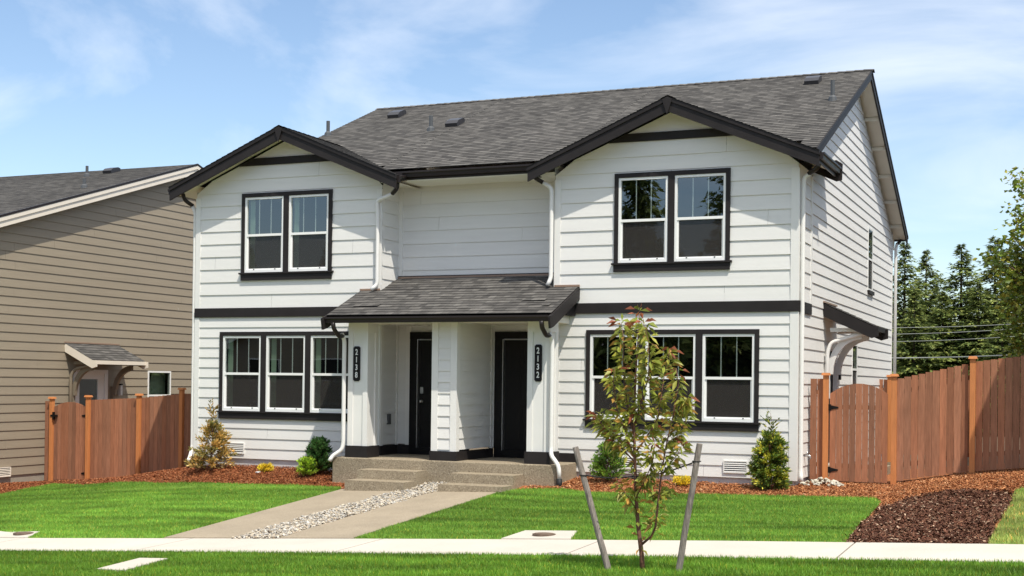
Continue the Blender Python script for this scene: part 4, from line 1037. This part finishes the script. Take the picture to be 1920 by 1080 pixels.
mb = MB(); mb.box(pxs['a']+.0, pxs['a']+.2, FY-.095, FY-.04, .74, .79); mb.box(pxs['a']+.07, pxs['a']+.11, FY-.1, FY-.04, .66, .86); each(mb, 'latch', M['black'], tg)
# right fence: y = 1.05
FY = 1.05; q = {k: at(v, 850, 'y', FY)[0] for k, v in dict(a=1548, b=1676, c=1823).items()}
FR = thing('wooden_fence', 'reddish brown board fence climbing away to the right of the duplex', 'fence', (3, FY, 0))
GR = [(0, -.05), (q['b'], float(at(1676, 905, 'y', FY)[2])), (q['c'], float(at(1823, 884, 'y', FY)[2])), (4.3, .36), (9, .8)]
gr = lambda x: float(np.interp(x, [a for a, _ in GR], [b for _, b in GR]))
TR = [(q['b'], zt_(1685, 712, FY)), (q['c']-.05, zt_(1817, 681, FY)), (q['c'], zt_(1830, 679, FY)), (4.0, zt_(1920, 666, FY)), (9, 2.9)]
tr_ = lambda x: float(np.interp(x, [a for a, _ in TR], [b for _, b in TR]))
bay(FR, .06, q['a']-.05, FY, lambda x: -.05, lambda x: zt_(1525, 710, FY)); bay(FR, q['b']+.05, q['c']-.05, FY, lambda x: gr(x)+.02, tr_); bay(FR, q['c']+.05, 5.0, FY, gr, tr_); bay(FR, 5.1, 5.8, FY, gr, tr_)
post(FR, q['a'], FY-.03, -.3, zt_(1548, 699, FY)); post(FR, q['b'], FY-.03, -.3, zt_(1676, 701, FY)); post(FR, q['c'], FY-.03, -.1, zt_(1823, 668, FY)); post(FR, 5.05, FY-.03, .2, 2.5)
tg = gate('wooden_gate', 'arched board gate beside the right wall of the white duplex', q['a']+.075, q['b']-.11, FY-.02, lambda x: -.065, zt_(1560, 738, FY), .20, 'arched wooden gates')
for z in (.15, 1.35): hinge(tg, q['a']+.1, FY-.02, z, 1)
# garden fence further back
FB = thing('garden_fence', 'short piece of slatted fence behind the right gate', 'fence', (1.2, 11, 0)); FY = 11.
xa, xb = at(1640, 720, 'y', FY)[0], at(1668, 720, 'y', FY)[0]; z1 = zt_(1650, 711, FY)
bay(FB, xa, xb-.05, FY, lambda x: 0., lambda x: z1, .11); post(FB, xb, FY-.03, -.3, zt_(1668, 703, FY)); bay(FB, xb+.05, xb+2, FY, lambda x: 0., lambda x: z1, .11)

# ------------------------------------------------------------ plants
def leaves(P, D, L_, Wd, cols, droop=0.):
    """folded diamond leaves: P base points, D directions"""
    n = len(P); D = D/np.linalg.norm(D, axis=1, keepdims=True)
    R = RNG.normal(0, 1, (n, 3)); S = np.cross(D, R); S /= np.linalg.norm(S, axis=1, keepdims=True)+1e-9; Nn = np.cross(D, S)
    L_ = (L_*RNG.uniform(.7, 1.25, n))[:, None]; W_ = (Wd*RNG.uniform(.7, 1.2, n))[:, None]
    mid = P+D*L_*.5; tip = P+D*L_+np.array([0, 0, -droop])*L_
    v = np.stack([P, mid+S*W_+Nn*W_*.35, tip, P, tip, mid-S*W_+Nn*W_*.35], 1)
    return v.reshape(-1, 3), np.repeat(cols, 6, 0)

# young cherry tree with two stakes
ty = -10.15; tb = at(1205, 1074, 'y', ty); tz = float(G(tb[0], ty)); 
CT = thing('young_tree', 'young leafy tree with reddish tips tied between two wooden stakes', 'tree', (float(tb[0]), ty, tz))
def tp(px, py, dy=0.): return Vector(at(px, py, 'y', ty+dy))
BR = [ # (points px, y offset end, radius0, radius1)
 ([(1205,1076),(1203,1040),(1200,1015),(1196,985),(1193,940),(1191,890),(1190,850),(1189,810),(1190,760),(1192,700),(1196,640),(1199,588)], 0, .032, .006),
 ([(1202,1022),(1222,1005),(1230,985),(1234,940),(1240,890),(1248,840),(1262,780),(1272,720),(1268,690)], -.15, .016, .004),
 ([(1191,868),(1175,850),(1155,832),(1140,812),(1128,795),(1118,780)], .1, .010, .003),
 ([(1190,860),(1178,825),(1165,790),(1155,760),(1150,715),(1152,690)], -.12, .010, .003),
 ([(1190,850),(1205,830),(1222,805),(1235,780),(1240,740),(1246,700),(1256,655)], .2, .012, .004),
 ([(1190,820),(1180,780),(1172,730),(1168,680),(1170,640),(1165,605)], .18, .010, .003),
 ([(1190,800),(1200,760),(1212,720),(1218,690),(1216,640),(1205,600)], -.2, .009, .003),
 ([(1197,960),(1180,935),(1165,915),(1158,900)], -.1, .007, .003),
 ([(1194,930),(1210,900),(1222,870),(1228,830)], -.22, .008, .003),
 ([(1240,890),(1256,870),(1272,850),(1280,830)], -.1, .007, .002),
 ([(1234,940),(1240,925),(1250,918)], .1, .005, .002),
 ([(1248,840),(1268,820),(1285,790),(1288,760)], .1, .007, .002),
 ([(1150,830),(1138,800),(1132,780)], .25, .006, .002),
 ([(1262,780),(1278,765),(1290,745)], -.2, .006, .002),
]
mb = MB(); paths = []
for i, (pts, dy, r0, r1) in enumerate(BR):
    n = len(pts); P = [tp(a, b, dy*(k/(n-1))+(0.02*math.sin(k*1.7+i))) for k, (a, b) in enumerate(pts)]
    if i == 0: P[0].z = tz-.05
    rad = [(r0+(r1-r0)*k/(n-1)) for k in range(n)]
    mb.tube(P, rad, 7); paths.append((P, i))
mb.build('trunk', M['bark'], CT, smooth=True)
LP, LD, LC = [], [], []
for P, i in paths:
    cum = [0.]
    for a, b in zip(P[:-1], P[1:]): cum.append(cum[-1]+(b-a).length)
    tot = cum[-1]
    for _ in range(int(tot*(150 if i not in (0, 1) else 80))):
        s = random.uniform(.12 if i > 1 else .1, 1.02)*tot
        zt = None
        for k in range(len(P)-1):
            if cum[k+1] >= s or k == len(P)-2:
                p = P[k].lerp(P[k+1], min(1.1, (s-cum[k])/(cum[k+1]-cum[k]))); d = (P[k+1]-P[k]).normalized(); break
        if i == 0 and p.z < tz+1.1 and random.random() < .6: continue
        o = Vector((random.gauss(0, 1), random.gauss(0, 1), random.gauss(.25, .5))).normalized()
        q = p+o*random.uniform(0, .065)
        LP.append(q); LD.append(o*1.0+d*.5+Vector((0, 0, -.65)))
        tip = s/tot; h = (p.z-tz)/2.9; k = random.random()
        if (tip > .97 and k < .55) or k < .012: c = (.19, .06, .03)
        elif k < .17: c = (.27, .15, .035)
        elif k < .5: c = (.24, .235, .04)
        else: c = (.15, .175, .026)
        f = random.uniform(1.15, 2.1); LC.append((c[0]*f, c[1]*f, c[2]*f))
v, c = leaves(np.array(LP), np.array(LD), .12, .024, np.array(LC), droop=.25)
raw('foliage', v, 3, M['leaf'], c, parent=CT)
def stake(a, b, label):
    A, B = tp(*a, -.05), tp(*b, .0); B.z = float(G(B.x, B.y))-.1
    d = (A-B); B2 = B; t = thing('tree_stake', label, 'stake', tuple(B), 'stakes of the young tree')
    mb = MB(); n = 6; mb.tube([B2+d*(k/n)+Vector((math.sin(k*2.)*.003, 0, 0)) for k in range(n+1)], [.040, .039, .037, .037, .036, .036, .035], 10); mb.build('pole', M['stake'], t, smooth=False)
    return A, B
s1 = stake((1079, 838), (1146, 1066), 'grey wooden stake leaning left of the young tree')
s2 = stake((1312, 832), (1269, 1073), 'grey wooden stake leaning right of the young tree')
def tie(a, b, label):
    mb = MB(); n = 8; P = [a.lerp(b, k/n)+Vector((0, 0, -.025*math.sin(math.pi*k/n))) for k in range(n+1)]; mb.tube(P, .008, 6)
    for c, r, ax in ((a, .048, 0), (b, .04, 0)): mb.tube([c+Vector((r*math.cos(t), r*math.sin(t), 0)) for t in np.linspace(0, 2*math.pi, 13)], .007, 5)
    tag(mb.build('tree_tie', M['rubber'], org=tuple(a)), label, 'tie', 'straps holding the young tree')
tie(tp(1094, 891, -.03), tp(1191, 893, 0), 'black strap from the left stake to the trunk'); tie(tp(1306, 865, -.03), tp(1191, 897, 0), 'black strap from the right stake to the trunk')

def shrub(name, label, cat, px, py, h, w_, cols, nbr, shape=1., leafl=.05, leafw=.011, up=.8, wisp=0., density=26, lean=0., mat_='leaf', loc=None):
    x, y = (float(at(px, py, 'y', -.6)[0]), -.6) if loc is None else loc; z = float(G(x, y)); t = thing(name, label, cat, (x, y, z))
    mb = MB(); P, D, Cc = [], [], []
    mb.tube([(x, y, z-.05), (x+lean*.3, y, z+h*.5), (x+lean, y, z+h*.9)], [.018, .013, .006], 6)
    for i in range(nbr):
        f = (i+.5)/nbr; hz = h*(.06+.88*f); rad = w_*(1-f)**shape*random.uniform(.75, 1.12)+.03; a = random.uniform(0, 6.28)
        b0 = Vector((x+lean*f, y, z+hz*.86)); b1 = Vector((x+lean*f+rad*math.cos(a), y+rad*math.sin(a), z+hz+rad*up*.35))
        mb.tube([b0, b0.lerp(b1, .55)+Vector((0, 0, -.01)), b1], [.006, .004, .002], 4)
        cc = random.choice(cols); nl = int(density*(.5+rad/w_))
        for k in range(nl):
            s = random.uniform(.25, 1.05); p = b0.lerp(b1, s); o = Vector((random.gauss(0, 1), random.gauss(0, 1), random.gauss(0, .8))).normalized()
            P.append(p+o*random.uniform(0, .035)); D.append((b1-b0).normalized()*.9+o*.75+Vector((0, 0, up*.4)))
            g = random.uniform(.65, 1.3)*(1 if s < .75 else 1.25); c = cc if random.random() < .7 else random.choice(cols); Cc.append((c[0]*g, c[1]*g, c[2]*g))
    if wisp:
        for k in range(60):
            s = random.random(); p = Vector((x+lean+.05*math.sin(s*6), y, z+h*.9+wisp*s)); o = Vector((random.gauss(0, 1), random.gauss(0, 1), .3)).normalized()
            P.append(p+o*.05*(1-s)*random.random()); D.append(o+Vector((0, 0, .8))); c = random.choice(cols); Cc.append(c)
        mb.tube([(x+lean, y, z+h*.85), (x+lean+.04, y, z+h*.9+wisp*.5), (x+lean, y, z+h*.9+wisp)], [.006, .004, .002], 4)
        for k in range(5):
            s = random.uniform(.1, .8); a = random.choice((-1, 1)); p = Vector((x+lean+.03, y, z+h*.9+wisp*s)); q_ = p+Vector((a*random.uniform(.08, .2), random.uniform(-.1, .1), .12)); mb.tube([p, q_], .003, 4)
            for m_ in range(9): P.append(p.lerp(q_, random.random())); D.append(Vector((a, random.gauss(0, 1), 1.))); Cc.append(random.choice(cols))
    mb.build('stem', M['bark'], t, smooth=True)
    v, c = leaves(np.array(P), np.array(D), leafl, leafw, np.array(Cc)); raw('foliage', v, 3, M[mat_], c, parent=t); return t
shrub('conifer_shrub', 'golden brown conifer shrub at the left corner of the duplex', 'shrub', 397, 880, 1.15, .48, [(.55,.34,.09),(.40,.28,.07),(.14,.13,.035),(.62,.42,.14),(.24,.22,.06)], 85, .5, .085, .015, up=.3, wisp=.5, density=32)
shrub('evergreen_shrub', 'small dark green shrub with lighter tips left of the porch', 'shrub', 598, 884, .80, .27, [(.05,.12,.03),(.07,.16,.04),(.04,.09,.025)], 150, .40, .055, .014, up=1.2, density=36)
_x, _y = float(at(592, 886, 'y', -.6)[0]), -.75
shrub('evergreen_shrub', 'low lime green shrub in front of the small dark green shrub', 'shrub', 0, 0, .40, .19, [(.32,.48,.04),(.40,.52,.05),(.16,.28,.03)], 70, .35, .05, .013, up=1.2, density=28, loc=(_x-.05, _y-.12))
shrub('yellow_shrub', 'small round yellow shrub in the left mulch bed', 'shrub', 498, 884, .15, .15, [(.75,.58,.04),(.85,.68,.06),(.5,.40,.03)], 60, .25, .035, .008, up=.9, density=22)
shrub('yellow_shrub', 'small round yellow shrub in the bed right of the young tree', 'shrub', 1279, 917, .16, .17, [(.75,.58,.04),(.85,.68,.06),(.5,.42,.03)], 60, .25, .035, .008, up=.9, density=22)
shrub('arborvitae', 'yellow green arborvitae with a thin top under the right window', 'shrub', 1443, 917, 1.12, .34, [(.14,.20,.03),(.09,.15,.025),(.30,.33,.04),(.55,.50,.06),(.07,.11,.022)], 170, .36, .075, .016, up=.1, wisp=.42, density=34)
shrub('evergreen_shrub', 'rounded green shrub in the mulch behind the young tree', 'shrub', 1140, 908, .80, .32, [(.12,.24,.035),(.20,.34,.04),(.05,.10,.025)], 140, .4, .05, .012, up=1., density=28)
x, y = gat(484, 888); mb = MB(); z = float(G(x, y)); mb.hexa([(x-.05, y-.03, z+.02), (x+.05, y-.03, z+.02), (x+.05, y+.03, z+.03), (x-.05, y+.03, z+.03)], [(x-.045, y-.03, z+.04), (x+.05, y-.02, z+.045), (x+.04, y+.03, z+.05), (x-.05, y+.03, z+.045)])
tag(mb.build('plant_tag', M['white'], org=(x, y, z)), 'white plant tag lying in the mulch beside the left yellow shrub', 'tag')

# tall conifers behind
def conifer_mesh(h, r, seed, dens=1.):
    rg = np.random.default_rng(seed); V, Cc = [], []
    nb = int(h*34*dens)
    for i in range(nb):
        f = (i/nb); nw = 38; f = (math.floor(f*nw)+rg.uniform(0, .95))/nw; z = h*(.04+.955*f); ln = r*((1-f)**.80+.02)*(.82+.3*math.sin(f*31+seed*2)**2)*rg.uniform(.55, 1.12)*(1+.15*math.sin(f*23+seed)); a = rg.uniform(0, 2*math.pi)
        d = np.array([math.cos(a), math.sin(a), 0.]); sd = np.array([-math.sin(a), math.cos(a), 0.])
        k = max(14, int(60*ln/r*dens)); s = rg.uniform(.12, 1., k)
        droop = -.32*s**1.6*ln*(1-f)+.10*ln*s
        side = rg.normal(0, .17, k)*ln*(1.1-s*.7)+rg.normal(0, .04, k)
        P = np.array([0, 0, z])+d*(s*ln)[:, None]+sd*side[:, None]; P[:, 2] += droop+rg.normal(0, .05, k)
        L_ = rg.uniform(.32, .68, k)[:, None]*(.28+.72*(1-f)); D = d*.8+sd*np.sign(side)[:, None]*.5+np.array([0, 0, -.35])+rg.normal(0, .3, (k, 3))
        D /= np.linalg.norm(D, axis=1, keepdims=True); S = np.cross(D, rg.normal(0, .5, (k, 3))+np.array([0, 0, 1.])); S /= np.linalg.norm(S, axis=1, keepdims=True)
        v = np.stack([P-S*L_*.24, P+S*L_*.24, P+D*L_], 1); V.append(v.reshape(-1, 3))
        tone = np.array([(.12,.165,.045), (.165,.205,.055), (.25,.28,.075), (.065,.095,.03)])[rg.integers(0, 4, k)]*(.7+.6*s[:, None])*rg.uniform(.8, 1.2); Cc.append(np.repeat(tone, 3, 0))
    return np.concatenate(V), np.concatenate(Cc)
def conifer_proto(seed, h=13., r=2.9):
    t = thing('fir_tree', '', 'tree', (0, 0, 0)); mb = MB(); mb.tube([(0, 0, -.5), (0, 0, h*.5), (0, 0, h*.98)], [.14, .08, .02], 8); mb.build('trunk', M['barkd'], t)
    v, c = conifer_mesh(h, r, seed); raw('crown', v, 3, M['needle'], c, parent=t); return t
def dup(root, loc, rotz, sc, label, group):
    r = root.copy(); C.objects.link(r); r.location = loc; r.rotation_euler = (0, 0, rotz); r.scale = sc; r['label'] = label; r['group'] = group
    for ch in root.children:
        c = ch.copy(); C.objects.link(c); c.parent = r
    return r
prot = [conifer_proto(s) for s in (3, 8, 21)]
used = [False]*3
def put_fir(k, x, y, z, h, wd, label, group):
    sc = (wd/2.9, wd/2.9, h/13.); rz = random.uniform(0, 6.28)
    if not used[k]:
        r = prot[k]; r.location = (x, y, z); r.rotation_euler = (0, 0, rz); r.scale = sc; r['label'] = label; r['group'] = group; used[k] = True; return
    dup(prot[k], (x, y, z), rz, sc, label, group)
FIRS = [ # px of top, py of top, distance y, width, label
 (1697, 452, 62, 3.9, 'fir right behind the rear corner of the duplex'),
 (1737, 468, 66, 4.0, 'fir second from the duplex wall, lower than its neighbours'),
 (1803, 456, 62, 4.6, 'tall fir with a wide crown in the middle of the tree row'),
 (1866, 442, 64, 4.6, 'tallest fir of the row, behind the leafy branches at the right'),
 (1768, 545, 60, 3.4, 'short fir between the second and the middle fir'),
 (1835, 530, 60, 3.6, 'short fir right of the middle fir'),
 (1905, 490, 61, 4.0, 'fir at the right end of the row above the fence'),
 (1715, 545, 58, 3.2, 'low fir in front of the two firs nearest the duplex'),
 (1880, 590, 56, 3.4, 'lowest fir, standing in front of the tallest fir'),
]
for i, (px, py, y, wd, lb) in enumerate(FIRS):
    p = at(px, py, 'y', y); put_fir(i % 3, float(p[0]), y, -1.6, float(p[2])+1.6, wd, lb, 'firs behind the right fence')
for i, (px, py, y) in enumerate(((1960, 470, 66), (2020, 450, 64), (2080, 480, 68), (1660, 500, 70), (1620, 500, 72), (1755, 530, 80), (1820, 525, 82), (1720, 520, 84), (1885, 520, 80), (1850, 545, 78))):
    p = at(px, py, 'y', y); put_fir(i % 3, float(p[0]), y, -1.6, float(p[2])+1.6, 3.2, 'fir of the background row beyond the right edge or behind the duplex', 'firs hidden beside the visible row')

# leafy tree at the right edge
def leafy(px, py, y, label):
    p = at(px, py, 'y', y); x = float(p[0]); z0 = float(G(x, y)); t = thing('maple_tree', label, 'tree', (x, y, z0))
    mb = MB(); mb.tube([(x, y, z0-.2), (x+.05, y, z0+2.2), (x-.05, y, z0+4.6)], [.14, .11, .05], 8); P, D, Cc = [], [], []
    rg = random.Random(5)
    tips = [(1900,330,0),(1912,322,.4),(1870,470,.0),(1856,480,.3),(1900,390,.2),(1905,415,-.4),(1918,400,0),(1885,450,.5),(1876,485,-.3),(1895,500,.2),(1910,470,.6),(1900,560,-.5),(1905,600,.3),(1915,640,0),(1912,530,-.3),(1890,530,.4),(1882,620,.2),(1893,585,-.3),(1862,498,.3),(1900,655,.1),(1878,560,0),(1908,455,.4),(1895,440,-.2),(1885,515,-.4),(1912,500,.5),(1905,550,.6)]
    npx = len(tips)
    tips = [Vector(at(a, b, 'y', y+c)) for a, b, c in tips]
    for k in range(58):
        a = rg.uniform(0, 6.28); el = rg.uniform(-.3, 1.2); rr = rg.uniform(.8, 1.5); c_ = Vector((x+.5, y, z0+3.7)); q_ = c_+Vector((math.cos(a)*math.cos(el)*rr*1.15, math.sin(a)*math.cos(el)*rr, math.sin(el)*rr*1.5)); tips.append(q_)
    for ti, q_ in enumerate(tips):
        b0 = Vector((x, y, z0+min(4.3, max(1.6, (q_.z-z0)*.7)))); mid = b0.lerp(q_, .5)+Vector((0, 0, .12)); mb.tube([b0, mid, q_], [.025, .014, .004], 5)
        for _ in range(85 if ti < npx else 70):
            s = rg.uniform(.62 if ti < npx else .45, 1.03); pt = b0.lerp(q_, s)+Vector((rg.gauss(0, .13), rg.gauss(0, .13), rg.gauss(0, .10))); P.append(pt); D.append(Vector((rg.gauss(0, 1), rg.gauss(0, 1), -.3)))
            g = rg.uniform(.6, 1.3); c = rg.choice([(.19,.27,.035), (.27,.33,.045), (.12,.19,.028), (.33,.31,.045)]); Cc.append((c[0]*g, c[1]*g, c[2]*g))
    mb.build('trunk', M['bark'], t, smooth=True); v, c = leaves(np.array(P), np.array(D), .13, .05, np.array(Cc)); raw('crown', v, 3, M['leaf'], c, parent=t)
leafy(1992, 600, 6., 'leafy green tree reaching in at the right edge above the fence')

# overhead wires
for i, (a, b, r) in enumerate(((611, 602, .015), (623, 611, .015), (637, 625, .014), (668, 660, .032))):
    y = 52+i*.4; A, B = Vector(at(1600, a+(a-b)*.4, 'y', y)), Vector(at(2050, b-(a-b)*.5, 'y', y)); n = 14
    mb = MB(); mb.tube([A.lerp(B, k/n)+Vector((0, 0, -.15*math.sin(math.pi*k/n))) for k in range(n+1)], r, 6)
    tag(mb.build('utility_wire', M['wire'], org=tuple(A)), ['highest of the thin overhead wires in front of the firs', 'second overhead wire from the top in front of the firs', 'third overhead wire from the top in front of the firs', 'thick lowest overhead cable just above the right fence'][i], 'wire', 'overhead wires in front of the firs')

# ------------------------------------------------------------ the far side of the street (seen in the window glass)
def far_house(x0, x1, y0, y1, zb, ze, col, label):
    t = thing('far_house', label, 'house', ((x0+x1)/2, (y0+y1)/2, zb), 'houses across the street'); xm = (x0+x1)/2; rise = (x1-x0)/2*.42; mt = mat('far_siding', col, .7, .2)
    mb = MB(); siding(mb, 'y', y1, 1, courses(zb, ze, .25), lambda z: x0, lambda z: x1); mb.poly([(x0, y1, ze), (x1, y1, ze), (xm, y1, ze+rise)])
    mb.box(x0+.02, x1-.02, y0, y1-.02, zb-.5, ze); mb.build('wall', mt, t)
    mb = MB()
    for s_ in (-1, 1):
        e = (x1-x0)/2+.4; slope_roof(mb, (xm+s_*e, y1+.5, ze+rise-.42*e), (xm+s_*e, y0-.5, ze+rise-.42*e), (xm, y1+.5, ze+rise), (xm, y0-.5, ze+rise), exp=.6)
    mb.build('roof', M['shingle'], t, uv=True)
    for s_ in (-1, 1):
        e = (x1-x0)/2+.4; mb = MB(); mb.prism([(xm+s_*e, ze+rise-.42*e-.25), (xm, ze+rise-.25), (xm, ze+rise-.01), (xm+s_*e, ze+rise-.42*e-.01)], 'y', y1+.46, y1+.5); mb.build('rake_board', M['white'], t)
    for (a, b, c, d) in ((.12, .4, .8, 2.3), (.6, .88, .8, 2.3), (.15, .38, 3.6, 5.), (.62, .85, 3.6, 5.)):
        mb = MB(); w_ = x1-x0; mb.box(x0+a*w_, x0+b*w_, y1+.02, y1+.08, zb+c, zb+d); f = mb.build('window', M['white'], t)
        mb = MB(); mb.box(x0+a*w_+.08, x0+b*w_-.08, y1+.08, y1+.09, zb+c+.08, zb+d-.08); mb.build('pane', M['black'], f)
far_house(-58, -49, -62, -46, -2.0, 4.0, (.20,.20,.19), 'grey gabled house farthest left across the street')
far_house(-45, -35, -62, -46, -1.9, 4.2, (.28,.24,.18), 'tan gabled house second from the left across the street')
far_house(-31, -21, -62, -46, -1.8, 4.1, (.16,.18,.20), 'slate blue gabled house third from the left across the street')
far_house(-17, -7, -62, -46, -1.5, 4.2, (.24,.17,.13), 'brown gabled house fourth from the left across the street')
far_house(-3, 7, -62, -46, -1.0, 4.4, (.30,.29,.27), 'pale grey gabled house fifth from the left across the street')
for i, (x, y, h) in enumerate(((-24, -44, 17), (-20, -41, 19), (-12, -43, 18), (-16, -40, 21), (-8, -44, 18), (-28, -66, 20), (-34, -70, 16), (-42, -72, 15), (-50, -68, 14), (-60, -70, 15), (-4, -42, 17), (2, -66, 18), (-68, -66, 14), (-46, -66, 13), (-55, -74, 15))):
    put_fir(i % 3, x, y, -2., h, 3.4, 'dark fir across the street, seen only as a reflection in the windows', 'firs across the street')

for i, (x, y, h) in enumerate(((9., 44, 17), (12.5, 48, 16), (6.5, 52, 17))):
    put_fir(i % 3, x, y, -1.2, h, 4.6, 'tall fir standing past the right edge of the view, mirrored in the side windows', 'tall firs past the right edge')
